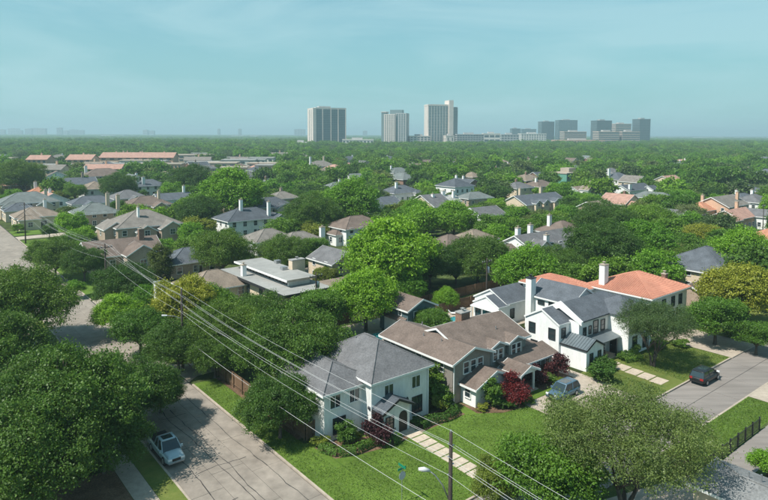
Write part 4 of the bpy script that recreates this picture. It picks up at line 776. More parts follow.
lf_olive = leafmat('olive_leaf', (.118, .178, .056), .12, .32, .36); lf_yel = leafmat('yellow_green_leaf', (.195, .260, .038), .3, .4, .36); lf_mag = leafmat('magnolia_leaf', (.095, .15, .03), .5, .5)
lf_hedge = leafmat('hedge_leaf', (.090, .190, .030), .2, .3); lf_red = leafmat('red_maple_leaf', (.15, .018, .022), .1, .35); lf_plum = leafmat('plum_leaf', (.075, .022, .030), .1, .35); lf_pale = leafmat('pale_leaf', (.17, .22, .09), .2, .35)
PROTO = {}
def proto(key, seed, W_, H_, nl, nleaf, size, lm, hfork=None, r0=None, **kw):
    tk = {k: kw.pop(k) for k in ('nb', 'lean', 'multi') if k in kw}
    rx = W_/2; zc = kw.pop('zc', H_*.58); rz = H_-zc
    cme, C, R = crown_mesh('crown', seed, rx, rz, zc, nl, nleaf, size, lm, **kw)
    tme = trunk_mesh('trunk', seed, C, R, hfork or H_*.24, r0 or .028*H_+.06, **tk)
    PROTO[key] = (cme, tme, W_, H_)
# near kinds, fine leaves
proto('oak', 1, 16, 11, 90, 92000, .112, lf_dark, low=-.5, tw=(30, .36), lobe=(.14, .27), sq=.66); proto('oak2', 2, 15, 10.5, 80, 82000, .112, lf_dark, low=-.5, tw=(30, .36), lobe=(.14, .28), sq=.68)
proto('bright', 3, 12, 10.5, 60, 48000, .14, lf_bright, low=-.45); proto('olive', 4, 18, 12, 90, 84000, .085, lf_olive, low=-.7, airy=.2, tw=(30, .36), zc=8.9, hfork=3.2, r0=.42, multi=3, nb=18, lobe=(.13, .24))
proto('yellow', 5, 13, 10, 60, 46000, .14, lf_yel, low=-.4); proto('magnolia', 6, 6.5, 10.5, 34, 22000, .14, lf_mag, low=-.9, cone=.55, zc=5.2, lobe=(.3, .45))
proto('mid', 7, 10, 9, 56, 46000, .12, lf_oak, low=-.5); proto('small', 8, 5, 5.5, 24, 15000, .10, lf_bright, low=-.5, hfork=1.4, tw=(20, .2)); proto('sparse', 9, 9, 8.5, 44, 24000, .11, lf_pale, low=-.4, airy=.2, lobe=(.2, .3))
# middle distance kinds, coarser leaves
for k, (lm, s, wd, ht) in enumerate([(lf_oak, 21, 12, 10), (lf_dark, 22, 13, 9.5), (lf_bright, 23, 11, 10.5), (lf_olive, 24, 12, 9.5), (lf_yel, 25, 10, 9), (lf_oak, 26, 10, 11), (lf_dark, 27, 9, 10)]):
    proto('m%d' % k, s, wd, ht, 46, 17000, .21, lm, low=-.55, nb=5, tw=(18, .42))
for k, (lm, s, wd, ht) in enumerate([(lf_oak, 31, 13, 10), (lf_dark, 32, 13, 9.5), (lf_bright, 33, 12, 10.5), (lf_olive, 34, 13, 9.5), (lf_oak, 35, 14, 11)]):
    proto('f%d' % k, s, wd, ht, 30, 4200, .44, lm, low=-.4, nb=2, tw=(12, .6))
r2 = random.Random(77)
TREES = []                                             # (x, y, crown radius)
TNAME = dict(oak='oak_tree', oak2='oak_tree', bright='elm_tree', olive='live_oak_tree', yellow='pecan_tree', magnolia='magnolia_tree', mid='oak_tree', small='ornamental_tree', sparse='mesquite_tree')
def tree_at(key, x, y, wd, label, ht=None, group=None, near=True, name=None, rz=None):
    cme, tme, W0, H0 = PROTO[key]; s = wd/W0; sz = s*r2.uniform(.74, .98) if ht is None else ht/H0
    t = thing(name or TNAME.get(key, 'tree'), label, 'tree', Vector((x, y, -.02)), r2.uniform(0, 6.28) if rz is None else rz, group); t.scale = (s, s, sz)
    link('trunk', tme, t); link('crown', cme, t); TREES.append((x, y, wd/2)); return t
def tree_px(key, cx, cy, wpx, label, ratio=.72, group=None, rz=None):
    zc = 5.
    for _ in range(6):
        p = G(cx, cy, zc); wd = wpx*(p.y/FPX)*1.0; ht = wd*ratio; zc = ht*(.58 if key != 'olive' else .72)
    return tree_at(key, p.x, p.y, wd, label, ht, group, rz=rz)
T = [('oak', 60, 408, 160, 'huge dark oak spreading beside the silver pickup street'), ('oak2', 140, 388, 82, 'dark oak leaning over the street kerb'), ('oak', 22, 452, 150, 'broad oak over the shaded pavement'), ('oak2', 104, 436, 88, 'dense dark oak overhanging the pickup truck'),
 ('oak2', 18, 302, 100, 'dark oak on the far side of the street bend'), ('oak2', -18, 350, 110, 'dark oak behind the huge roadside oak'),
 ('oak', 160, 392, 46, 'dark roadside oak reaching over the concrete street'), ('mid', 140, 330, 52, 'green tree below the tall whitewashed chimney'), ('bright', 145, 300, 34, 'bright tree left of the whitewashed chimney'), ('mid', 205, 308, 56, 'green tree right of the street pole'), ('bright', 118, 314, 46, 'bright green elm at the side street mouth'), ('yellow', 184, 302, 70, 'yellowish green tree around the street pole'), ('oak', 178, 344, 66, 'dark tree shading the alley mouth'), ('oak', 226, 330, 80, 'dark oak between the alley and the flat roofed house'),
 ('oak2', 262, 318, 70, 'dark oak before the flat roofed house'), ('oak', 294, 350, 112, 'large green tree touching the grey roof of the corner house'), ('oak2', 280, 404, 80, 'bushy tree by the corner house side fence'), ('oak', 215, 352, 60, 'low dark tree behind the alley fence'), ('mid', 315, 312, 60, 'green tree behind the corner house'),
 ('oak2', 55, 256, 52, 'dark tree by the far side lawn'), ('oak', 84, 262, 44, 'dark tree before the brown roofed brick house'), ('small', 76, 287, 18, 'small round tree on the side street lawn'), ('oak', 122, 284, 58, 'dark green tree below the brick house gable'),
 ('magnolia', 160, 257, 27, 'tall narrow magnolia beside the brick house'), ('oak2', 222, 251, 62, 'big round dark oak left of the flat roofed house'), ('oak', 286, 253, 52, 'green tree behind the flat roofed house'), ('mid', 312, 250, 34, 'mid green tree behind the tall cream chimney'), ('yellow', 326, 276, 26, 'small yellow green tree by the carport'),
 ('bright', 392, 256, 88, 'big bright green elm in the middle of the block'), ('bright', 366, 298, 66, 'bright green tree over the small pool'), ('oak', 430, 262, 60, 'dark oak behind the blue garage'), ('oak2', 478, 257, 62, 'dark round oak by the alley pole'), ('mid', 456, 268, 36, 'green tree between the garage and alley pole'),
 ('bright', 527, 272, 62, 'mid green tree behind the low white house'), ('oak', 556, 264, 50, 'green tree left of the tile roof'), ('bright', 446, 298, 25, 'small bright tree on the pool terrace'), ('bright', 405, 288, 40, 'bright tree beside the garage roof'),
 ('oak', 600, 246, 72, 'deep green tree behind the white tile house chimney'), ('bright', 642, 246, 58, 'rich green elm above the red tile roof'), ('oak', 606, 222, 58, 'green tree beyond the tile roof'), ('mid', 650, 222, 46, 'leafy tree beyond the rich green elm'),
 ('sparse', 690, 216, 34, 'thin pale tree before the peach house'), ('yellow', 704, 238, 40, 'yellowish tree before the slate roofed house'), ('bright', 742, 255, 62, 'deep green tree right of the slate roofed house'), ('yellow', 748, 292, 78, 'yellow green pecan at the cross street'), 
 ('mid', 716, 318, 56, 'dark leafy tree over the far driveway'), ('mid', 757, 335, 40, 'leafy tree at the driveway edge'), ('oak', 590, 262, 40, 'dark tree hugging the white chimney of the tile house'), ('oak2', 672, 262, 44, 'dark tree between the tile and slate roofs'),
 ('mid', 550, 472, 100, 'dense green tree beside the huge live oak'), ('yellow', 500, 478, 58, 'yellow green bushy tree near the street pole'), ('small', 768, 462, 34, 'small green tree at the asphalt drive'),
 ('mid', 432, 322, 34, 'round dark green tree beside the brown roof'), ('small', 462, 330, 16, 'small golden green tree by the brick chimney'),
 ('bright', 232, 194, 62, 'yellowish bright elm towering over the dark slate roof'), ('oak', 312, 214, 56, 'dark oak clump above the brown hip roof'), ('bright', 352, 202, 56, 'bright green tree behind the brown hip roof'), ('bright', 454, 220, 44, 'brightest green round tree in the middle wood'), ('bright', 415, 218, 42, 'bright green tree beside the brightest one'),
 ('oak', 120, 186, 36, 'dark tree beside the wide brown grey roof'), ('oak', 190, 180, 44, 'green tree mass behind the magnolia'), ('oak', 22, 176, 46, 'dark tree left of the slate grey roof'), ('oak', 200, 212, 46, 'dark tree left of the dark slate roof'), ('mid', 75, 192, 22, 'slender green tree by the orange roof'),
 ('small', 385, 345, 1, '')]
p = G(624, 513); tree_at('olive', p.x, p.y, 12.8, 'huge spreading live oak with bare grey limbs on the opposite corner', 9.3, rz=1.0)
p = G(653, 366); tree_at('olive', p.x, p.y, 9.6, 'olive green street tree by the parked dark car', 8.3, rz=2.2)
for k, cx, cy, w, lab in T:
    if w > 5: tree_px(k, cx, cy, w, lab, {'olive': .66, 'magnolia': 1.5, 'small': 1.05, 'bright': .88, 'yellow': .84, 'mid': .85}.get(k, .78))
# filler trees between the houses
ROADS_V = [(18.5, 28)]; ROADS_U = [(27, 34.5), (73, 80), (113.5, 121.5), (202.5, 210.5)]
FG = [np.array(FOOT)]
def free(x, y, r, hide=1.0):
    v = x*Vd.x+y*Vd.y; u_ = x*Ud.x+y*Ud.y
    if any(a-1.5 < v < c+1.5 for a, c in ROADS_V) and u_ < 260: return False
    if any(a-1 < u_ < c+1 for a, c in ROADS_U) and v < 120: return False
    if (-2 < v < 28 or 28 <= v < 35) and 95 < u_ < 215: return False
    d = np.hypot(FG[0][:, 0]-x, FG[0][:, 1]-y); 
    if np.any(d < FG[0][:, 2]+r*.55): return False
    # keep the sight line onto a house roof partly open: nothing tall right in front of it
    D = math.hypot(x, y); fx, fy = x/D, y/D; dx = FG[0][:, 0]-x; dy = FG[0][:, 1]-y; along = dx*fx+dy*fy; off = np.abs(dx*fy-dy*fx)
    if np.any((along > 0) & (along < FG[0][:, 2]+.13*D) & (off < FG[0][:, 2]*.75+r*.3)): return 2
    return 1
cand = []
step = 7.6; n_ = int(430/step)
for i in range(-n_, n_):
    for j in range(int(34/step), int(340/step)):
        v_, u_ = i*step, j*step; p = W(i*step+r2.uniform(-3, 3), j*step+r2.uniform(-3, 3))
        cand.append(p)
r2.shuffle(cand)
placed = np.array([(x, y, r) for x, y, r in TREES])
MIDLAB = {0: 'round green oak among the houses of the middle distance', 1: 'dark green oak among the houses of the middle distance', 2: 'bright green elm among the houses of the middle distance', 3: 'olive green tree among the houses of the middle distance', 4: 'yellowish green tree among the houses of the middle distance', 5: 'tall green oak among the houses of the middle distance', 6: 'tall dark oak among the houses of the middle distance'}
cnt = 0; grid_hold = []
cand.sort(key=lambda p: p.y)
near_pts = []
for p in cand:
    x, y = p.x, p.y
    if y < 104 or abs(x)/y > .70 or y > 330: continue
    wd = r2.choice([7, 7.5, 8, 8.5, 9, 9.5, 10, 11, 12]); 
    fr = free(x, y, wd/2)
    if not fr: continue
    if fr == 2:
        if r2.random() < .7: continue
        wd = r2.uniform(3.5, 5.5)
    if len(placed) and np.any(np.hypot(placed[:, 0]-x, placed[:, 1]-y) < (placed[:, 2]+wd/2)*.62): continue
    placed = np.vstack([placed, (x, y, wd/2)]); near_pts.append((x, y, wd))
INDIV = 226
for x, y, wd in near_pts[:INDIV]:
    k = r2.choices(range(7), [5, 2, 4, 3, 1, 3, 1])[0]
    ax, ay, an = min(ANCHOR, key=lambda q: math.hypot(q[0]-x, q[1]-y)); dx, dy = ax-x, ay-y; D = math.hypot(dx, dy)
    lb = MIDLAB[k]
    if D < 26:
        rel = 'in front of' if dy > abs(dx) else 'behind' if -dy > abs(dx) else 'beside'
        lb = ('small ' if wd < 6 else 'broad ' if wd > 10.5 else '')+' '.join(lb.split(' among')[0].split())+' '+rel+' the '+an
    tree_at('m%d' % k, x, y, wd, lb, None, 'middle distance trees', False, 'tree')
far_pts = near_pts[INDIV:]
def add_far(y0, y1, st, wlo, whi, margin):
    rows = int((y1-y0)/st)
    for j in range(rows):
        y = y0+(j+.5)*st; nx = int(y*margin/st)
        for i in range(-nx, nx+1):
            x = i*st+r2.uniform(-.42, .42)*st; yy = y+r2.uniform(-.42, .42)*st; wd = r2.uniform(wlo, whi)
            if yy < 900:
                fr = free(x, yy, wd/2)
                if not fr: continue
                if fr == 2:
                    if r2.random() < .75: continue
                    wd = r2.uniform(4.5, 7)
            if yy >= 900:
                d = np.hypot(FG[0][:, 0]-x, FG[0][:, 1]-yy)
                if np.any(d < FG[0][:, 2]+wd*.3): continue
            far_pts.append((x, yy, wd))
add_far(330, 900, 9.6, 10, 15, .70); add_far(900, 1700, 13, 13, 19, .68); add_far(1700, 3400, 22, 22, 32, .66); add_far(3400, 9000, 70, 60, 95, .66)
far_pts = [q for q in far_pts if not (abs(q[0]-q[1]*.60) < 26 and 255 < q[1] < 400 and q[0] > 0 and r2.random() < .8)]
me = bpy.data.meshes.new('forest_points'); me.from_pydata([(x, y, -.1 if y < 3400 else -3) for x, y, w in far_pts], [], [])
def attr(nm, ty, vals):
    a = me.attributes.new(nm, ty, 'POINT'); a.data.foreach_set('value' if ty != 'FLOAT_VECTOR' else 'vector', np.array(vals).ravel())
attr('kind', 'INT', np.array([r2.choices(range(5), [4, 3, 2, 2, 4])[0] for _ in far_pts], np.int32))
attr('size', 'FLOAT_VECTOR', np.array([(w/13, w/13, (w/13 if w < 20 else (.2+w/16*.5 if w < 40 else 1.5))*r2.uniform(.85, 1.2)) for x, y, w in far_pts], np.float32))
attr('turn', 'FLOAT_VECTOR', np.array([(0, 0, r2.uniform(0, 6.28)) for _ in far_pts], np.float32))
forest = link('forest', me, None, 'wooded suburb stretching from the middle distance to the horizon', 'forest', None, 'stuff')
gn = bpy.data.node_groups.new('forest_scatter', 'GeometryNodeTree'); gn.interface.new_socket('Geometry', in_out='INPUT', socket_type='NodeSocketGeometry'); gn.interface.new_socket('Geometry', in_out='OUTPUT', socket_type='NodeSocketGeometry')
gi = gn.nodes.new('NodeGroupInput'); go = gn.nodes.new('NodeGroupOutput'); ip = gn.nodes.new('GeometryNodeInstanceOnPoints'); jn = gn.nodes.new('GeometryNodeGeometryToInstance')
m2p = gn.nodes.new('GeometryNodeMeshToPoints'); gn.links.new(gi.outputs[0], m2p.inputs[0])
for k in reversed(range(5)):                           # five real trees at the wood's edge are the patterns
    p = near_pts[INDIV-1-k]; x, y = p[0]+2.5, p[1]+5
    cme = PROTO['f%d' % k][0]; o = link('wood_edge_tree', cme, None, ['green', 'dark green', 'bright green', 'olive green', 'tall green'][k]+' tree crown at the near edge of the wooded suburb', 'tree', 'wood edge trees', None, Vector((x, y, -.1)))
    oi = gn.nodes.new('GeometryNodeObjectInfo'); oi.inputs[0].default_value = o; oi.inputs['As Instance'].default_value = True; gn.links.new(oi.outputs['Geometry'], jn.inputs[0])
def nattr(nm, ty):
    a = gn.nodes.new('GeometryNodeInputNamedAttribute'); a.data_type = ty; a.inputs[0].default_value = nm; return a.outputs[0]
gn.links.new(m2p.outputs[0], ip.inputs['Points']); gn.links.new(jn.outputs[0], ip.inputs['Instance']); ip.inputs['Pick Instance'].default_value = True
gn.links.new(nattr('kind', 'INT'), ip.inputs['Instance Index']); gn.links.new(nattr('turn', 'FLOAT_VECTOR'), ip.inputs['Rotation']); gn.links.new(nattr('size', 'FLOAT_VECTOR'), ip.inputs['Scale'])
gn.links.new(ip.outputs[0], go.inputs[0]); forest.modifiers.new('scatter', 'NODES').node_group = gn
print('TREES', len(TREES), 'far', len(far_pts), 'near_pts', len(near_pts))

# ---------------------------------------------------------------- shrubs, hedges, beds
proto('shrub', 41, 2.2, 1.6, 12, 3200, .075, lf_hedge, tw=(16, .1), low=-.6, zc=.7, hfork=.3, r0=.05); proto('redtree', 42, 4.2, 4.0, 22, 8000, .10, lf_red, tw=(18, .2), low=-.6, zc=2.1, hfork=.9, r0=.09); proto('plum', 43, 3.0, 2.6, 18, 6000, .085, lf_plum, tw=(18, .16), low=-.7, zc=1.25, hfork=.4, r0=.06)
proto('tallshrub', 44, 3.0, 4.4, 22, 7500, .11, lf_hedge, tw=(18, .18), low=-.9, zc=2.1, hfork=.6, r0=.07); proto('goldshrub', 45, 2.2, 1.8, 12, 3000, .08, lf_yel, tw=(16, .1), low=-.6, zc=.8, hfork=.3, r0=.05)
def bush(key, v, u, wd, ht, label, name='shrub', group=None):
    cme, tme, W0, H0 = PROTO[key]; t = thing(name, label, 'shrub' if 'tree' not in name else 'tree', W(v, u, -.02), r2.uniform(0, 6.28), group); t.scale = (wd/W0, wd/W0, ht/H0); link('stem' if 'tree' not in name else 'trunk', tme, t); link('foliage' if 'tree' not in name else 'crown', cme, t)
for a in [('plum', 37.2, 46.6, 3.0, 2.8, 'purple leaved shrub beside the dark entry hood'), ('tallshrub', 34.2, 48.3, 2.0, 2.6, 'upright green shrub under the corner house windows'), ('goldshrub', 35.6, 47.9, 1.4, 1.0, 'small gold green shrub between hedge and wall'),
 ('shrub', 42.6, 46.7, 1.5, .9, 'low clipped shrub right of the entry path'), ('goldshrub', 46.3, 47.2, 1.6, 2.2, 'bronze green shrub at the corner house end wall'), ('tallshrub', 47.4, 50.5, 3.4, 4.6, 'tall green shrub between the two front houses'), ('tallshrub', 47.6, 53.6, 3.0, 4.0, 'second tall green shrub behind it'), ('tallshrub', 47.3, 48.0, 2.4, 2.8, 'lower green shrub at the foot of the tall ones'),
 ('tallshrub', 52.0, 44.6, 2.5, 3.4, 'green conical shrub before the garage wing'), ('redtree', 55.0, 43.9, 3.8, 3.3, 'crimson japanese maple before the porch'), ('shrub', 53.3, 43.6, 2.0, 1.0, 'low green shrub left of the crimson maple'), ('shrub', 56.0, 42.9, 1.8, .8, 'low green shrub below the crimson maple'), ('goldshrub', 50.6, 44.9, 1.6, .9, 'pale low shrub at the white garage corner'),
 ('plum', 61.0, 45.4, 3.0, 2.6, 'dark plum shrub right of the porch post'), ('shrub', 62.6, 44.9, 2.2, 1.4, 'bright green shrub between plum shrubs'), ('plum', 65.2, 45.2, 3.2, 3.0, 'large plum shrub at the driveway corner'), ('goldshrub', 63.9, 44.2, 1.6, .7, 'small pale shrub by the bed edge'),
 ('shrub', 71.3, 42.5, 2.6, 1.8, 'round green shrub under the garage gable'), ('shrub', 73.0, 42.7, 2.2, 1.6, 'second round green shrub under the garage gable'), ('plum', 74.2, 45.0, 1.6, 2.8, 'narrow plum shrub on the white porch'), ('shrub', 78.0, 43.2, 2.2, 1.0, 'low green hedge shrub by the slab path'), ('shrub', 79.6, 43.0, 2.0, 1.5, 'green shrub under the white corner'), ('shrub', 80.9, 43.4, 1.8, 1.6, 'green shrub at the end of the white wall'),
 ('plum', 69.0, 54.2, 3.0, 3.4, 'plum tree shaped shrub between brown and white houses'), ('plum', 77.0, 64.8, 2.0, 2.4, 'plum shrub by the low white pool house'), ('tallshrub', 68.2, 40.6, 3.0, 2.6, 'young green tree at the driveway lawn'), ('goldshrub', 66.4, 62.5, 2.6, 2.0, 'gold green shrub by the brick chimney'), ('shrub', 63.2, 63.5, 4.6, 4.0, 'large round dark shrub by the terrace'),
 ('shrub', 86.0, 42.6, 2.4, 1.4, 'green shrub under the street tree'), ('shrub', 89.0, 40.6, 2.4, 1.2, 'leafy shrub beside the far driveway'), ('goldshrub', 46.8, 36.8, 2.2, 1.0, 'gold green ground shrub by the cross street'), ('redtree', 112, 66, 3.5, 3.0, 'rust coloured shrub before the slate roofed house'),
 ('shrub', 33.0, 57, 2.2, 1.6, 'green shrub at the foot of the side wall'), ('goldshrub', 31.8, 49.0, 2.0, 1.3, 'bushy shrub at the fence end'), ('tallshrub', 99.6, 38, 3, 2.2, 'leafy shrub at the right driveway edge')]: bush(*a)
def hedge(label, pts, w, hgt, seed):
    g = np.random.default_rng(seed); P = []; Nn = []
    P_ = [np.array(W(*q)[:2]) for q in pts]; n = 0
    for a, c in zip(P_[:-1], P_[1:]):
        L_ = np.linalg.norm(c-a); k = int(L_*520); t = g.random(k)[:, None]; d = (c-a)/L_; s_ = np.array([-d[1], d[0]])
        th = g.uniform(-.15, math.pi+.15, k); off = np.sign(np.cos(th))*np.abs(np.cos(th))**.5*w/2; z = np.abs(np.sin(th))**.5*hgt*(1+.08*np.sin(t[:, 0]*L_*2.3))*g.uniform(.88, 1.05, k)
        q = a+(c-a)*t+s_*off[:, None]; P.append(np.c_[q, z]); Nn.append(np.c_[s_[None]*np.cos(th)[:, None], np.sin(th)])
    P = np.vstack(P); Nn = np.vstack(Nn)+g.normal(size=(len(P), 3))*.5; Nn /= np.linalg.norm(Nn, axis=1)[:, None]; n = len(P)
    a = np.cross(Nn, g.normal(size=(n, 3))); a /= np.linalg.norm(a, axis=1)[:, None]; b_ = np.cross(Nn, a); s = .07*g.uniform(.6, 1.4, n)[:, None]
    Vv = np.stack([P-a*s, P-b_*s*.7, P+a*s, P+b_*s*.7], 1).reshape(-1, 3); me = bpy.data.meshes.new('hedge'); me.from_pydata(Vv.tolist(), [], [(4*i, 4*i+1, 4*i+2, 4*i+3) for i in range(n)])
    at = me.attributes.new('tone', 'FLOAT', 'FACE'); at.data.foreach_set('value', g.random(n).astype(np.float32)); me.materials.append(lf_hedge); link('hedge', me, None, label, 'hedge')
hedge('clipped curved hedge edging the lawn left of the entry', [(31.6, 48.8), (32.4, 46.9), (34, 46.2), (36.4, 46.4), (37.6, 45.2), (39.0, 45.6)], .9, .8, 3)
hedge('clipped hedge along the wall right of the entry', [(42.0, 45.8), (43.6, 46.2), (46.0, 45.6), (47.4, 45.9), (48.2, 47.4)], 1.0, .85, 4)
hedge('low hedge along the lawn edge of the white modern house', [(76.6, 42.6), (79.6, 41.6)], 1.0, .7, 5)
vu_sheet('flower_bed', [(31.4, 49.5), (31.9, 46.6), (34, 45.8), (38, 45), (40, 45.2), (40, 46.8), (37, 48), (34, 49.8)], -.1, .032, mulch)
vu_sheet('flower_bed', [(50, 48), (49.6, 44.6), (52, 42.9), (55.2, 42.3), (55.5, 44.5), (56.6, 46), (50.4, 46)], -.1, .033, mulch); vu_sheet('flower_bed', rect(60.4, 66.8, 43.8, 46.9), -.1, .031, mulch)
vu_sheet('flower_bed', rect(41.8, 48.4, 45.3, 47.9), -.1, .031, mulch)

def blades(label, v0, v1, u0, u1, n, hole, seed):
    g = np.random.default_rng(seed); v = g.uniform(v0, v1, n); u = g.uniform(u0, u1, n); k = np.array([not hole(a, c) for a, c in zip(v, u)]); v, u = v[k], u[k]; n = len(v)
    x = v*Vd.x+u*Ud.x; y = v*Vd.y+u*Ud.y; a = g.uniform(0, 6.28, n); w = g.uniform(.03, .07, n); hh = g.uniform(.03, .11, n); lx, ly = g.normal(0, .05, n), g.normal(0, .05, n)
    Vv = np.stack([np.c_[x-np.cos(a)*w, y-np.sin(a)*w, np.full(n, .01)], np.c_[x+np.cos(a)*w, y+np.sin(a)*w, np.full(n, .01)], np.c_[x+lx, y+ly, hh]], 1).reshape(-1, 3)
    me = bpy.data.meshes.new('grass_blades'); me.from_pydata(Vv.tolist(), [], [(3*i, 3*i+1, 3*i+2) for i in range(n)])
    at = me.attributes.new('tone', 'FLOAT', 'FACE'); at.data.foreach_set('value', g.random(n).astype(np.float32)); me.materials.append(lf_grass); link('grass_blades', me, None, label, 'grass', None, 'stuff')
lf_grass = leafmat('grass_blade', (.122, .208, .034), .3, .3, .36)
def hole1(v, u):
    if 39.8 < v < 42.1 and u > 35: return True
    if v < 31 and (v-32.5)**2+(u-38.7)**2 > 4.4**2 and u < 38.7 and v < 32.5: return True
    if u > 49 and v > 31: return True
    if u > 45.2+(v > 40)*.0 and 31 < v < 40.2: return True
    if u > 45.2 and 41.5 < v < 48.6: return True
    if v > 48.6 and u > 43.2+max(0, 52-v)*.5: return True
    return v > 55.6
blades('short grass of the corner lawn', 28.1, 59.5, 34.4, 71, 100000, hole1, 1)
blades('short grass along the cross street', 68.2, 90, 34.4, 43.5, 26000, lambda v, u: 72.2 < v < 76.8, 2)
blades('short grass behind the iron fence', 58, 78, 23.7, 27.4, 14000, lambda v, u: False, 3)
# ---------------------------------------------------------------- fences
def fence(label, p, q, hgt, mt, pick=2.4):
    a, c = W(*p), W(*q); L_ = (c-a).length; n = max(1, round(L_/pick)); ang = math.atan2(c.y-a.y, c.x-a.x)
    t = thing('wood_fence', label, 'fence', a, ang); sp = L_/n
    for k in range(n+1): MB().box(k*sp-.06, k*sp+.06, -.14, -.03, -.1, hgt+.1).build('post', mt, t)
    for k in range(n):
        m = MB(); x = k*sp+.065
        while x < (k+1)*sp-.1: m.box(x, x+.135, 0, .03, .02, hgt+rng.uniform(-.03, .03)); x += .148
        m.box(k*sp+.06, (k+1)*sp-.06, -.05, -.002, .4, .5); m.box(k*sp+.06, (k+1)*sp-.06, -.05, -.002, hgt-.5, hgt-.4); m.build('panel', mt, t)
fence('brown board fence along the street side of the corner lot', (31.5, 72.5), (31.5, 51.5), 1.9, wood); fence('short brown fence joining the corner house wall', (31.6, 51.4), (32.5, 51.4), 1.8, wood, 1)
fence('brown board fence behind the pool terrace', (74.8, 74.2), (83, 74.2), 1.9, wood); fence('brown board fence between brown and white houses', (68.0, 50.5), (68.0, 60), 1.8, wood); fence('board fence along the alley behind the blue garage', (66.2, 74.2), (74.6, 74.2), 1.8, wood)
fence('old board fence on the far side of the alley', (34, 80), (58, 80), 1.8, wood); fence('old board fence beyond the alley by the dark oaks', (63, 80), (100, 80), 1.8, wood); fence('board fence between corner house and small pool', (46.6, 60), (46.6, 73.8), 1.8, wood)
p, q = W(53.5, 23.45), W(70, 23.45); t = thing('iron_fence', 'black iron fence with square posts along the asphalt drive', 'fence', p, math.atan2(q.y-p.y, q.x-p.x)); L_ = (q-p).length
for k in range(10):
    x = L_*k/9; MB().box(x-.06, x+.06, -.06, .06, -.1, 1.45).build('post', black_paint, t)
    if k < 9:
        m = MB(); m.box(x+.06, x+L_/9-.06, -.02, .02, 1.22, 1.27); m.box(x+.06, x+L_/9-.06, -.02, .02, .12, .17)
        for i in range(1, 14): xx = x+L_/9*i/14; m.box(xx-.011, xx+.011, -.011, .011, .17, 1.22)
        m.build('rail_panel', black_paint, t)

# ---------------------------------------------------------------- pools
def pool(label, v0, v1, u0, u1):
    t = thing('swimming_pool', label, 'pool', W((v0+v1)/2, (u0+u1)/2)); w, d = (v1-v0)/2, (u1-u0)/2
    MB().box(-w, w, -d, d, -.2, .026).build('water', pool_water, t); m = MB(); m.box(-w-.3, w+.3, -d-.3, -d, -.1, .09); m.box(-w-.3, w+.3, d, d+.3, -.1, .09); m.box(-w-.3, -w, -d, d, -.1, .088); m.box(w, w+.3, -d, d, -.1, .088); m.build('coping', pale_conc, t)
vu_sheet('patio', rect(50, 59.5, 67.5, 74.2), -.1, .016, pale_conc)
pool('small turquoise pool behind the corner house', 53.2, 58.2, 70.2, 73.2); pool('long pool on the terrace beside the blue garage', 66.5, 73.6, 67.8, 71.6)
for k, (v, u) in enumerate([(74.2, 72.6), (72.6, 73.0), (74.3, 66.6), (71.5, 66.4)]):
    t = thing('sun_lounger', 'white sun lounger on the pool terrace', 'lounger', W(v, u), GRID+(0 if k % 2 else .8), 'terrace loungers'); MB().box(-.32, .32, -.9, .35, .28, .36).build('seat', white_trim, t)
    m = MB(); m.add([(-.32, .35, .3), (.32, .35, .3), (.32, .85, .75), (-.32, .85, .75), (-.32, .35, .38), (.32, .35, .38), (.32, .82, .82), (-.32, .82, .82)], [(3, 2, 1, 0), (4, 5, 6, 7), (0, 1, 5, 4), (1, 2, 6, 5), (2, 3, 7, 6), (3, 0, 4, 7)]); m.build('backrest', white_trim, t)
    for x in (-.28, .28):
        for y in (-.8, .25): MB().box(x-.03, x+.03, y-.03, y+.03, 0, .28).build('leg', white_trim, t)

# ---------------------------------------------------------------- poles and wires
def pole(label, v, u, H, arm=True, xf=False, loc=None, r=.16):
    p = loc or W(v, u); t = thing('utility_pole', label, 'pole', p, GRID); MB().tube([(0, 0, -.4), (0, 0, H*.5), (0, 0, H)], [r*1.15, r, r*.72], 10).build('shaft', pole_wood, t, True)
    if arm:
        a = MB().box(-1.2, 1.2, -.06, .06, H-.75, H-.62).build('crossarm', pole_wood, t)
        for x in (-1.1, -.6, .6, 1.1): MB().tube([(x, 0, H-.62), (x, 0, H-.5), (x, 0, H-.38)], [.05, .07, .04], 7).build('insulator', steel, a)
    else:
        for z, x in ((H+.02, 0), (H-.75, -.28), (H-1.0, .28), (H-1.65, -.28), (H-2.3, .28), (H-2.9, -.28)):
            if x: MB().tube([(0, 0, z), (x, 0, z+.04)], [.035, .05], 6).build('insulator', steel, t)
            else: MB().tube([(0, 0, z-.05), (0, 0, z+.1), (0, 0, z+.16)], [.05, .07, .03], 7).build('insulator', steel, t)
    if xf: MB().tube([(.34, 0, H-2.6), (.34, 0, H-2.5), (.34, 0, H-1.65), (.34, 0, H-1.55)], [.2, .26, .26, .18], 12).build('transformer', steel, t, True)
    return t
PV = 28.55; PU = [(195, 11.6), (112.8, 11.7), (76.8, 10.9), (28.0, 11.0), (-24, 11.0)]
PL = ['utility pole with crossarm at the far street corner', 'dark utility pole at the side street mouth', 'dark utility pole standing among the alley trees', 'black utility pole on the lawn corner carrying a street lamp', 'utility pole beyond the crossing']
for (u_, H), lb in zip(PU, PL): pole(lb, PV, u_, H, arm=(u_ > 100))
OFF = [(0, .12), (-.28, -.7), (.28, -.95), (-.28, -1.6), (.28, -2.25), (-.28, -2.85)]; ARM = [(0, .1), (-1.1, -.36), (-.6, -.36), (.6, -.36), (1.1, -.36), (-.15, -2.6)]
WL = ['topmost bare wire strung between the street poles', 'second wire from the pole tops', 'third wire from the pole tops', 'fourth wire from the pole tops', 'fifth wire from the pole tops', 'lowest power wire on the street poles']
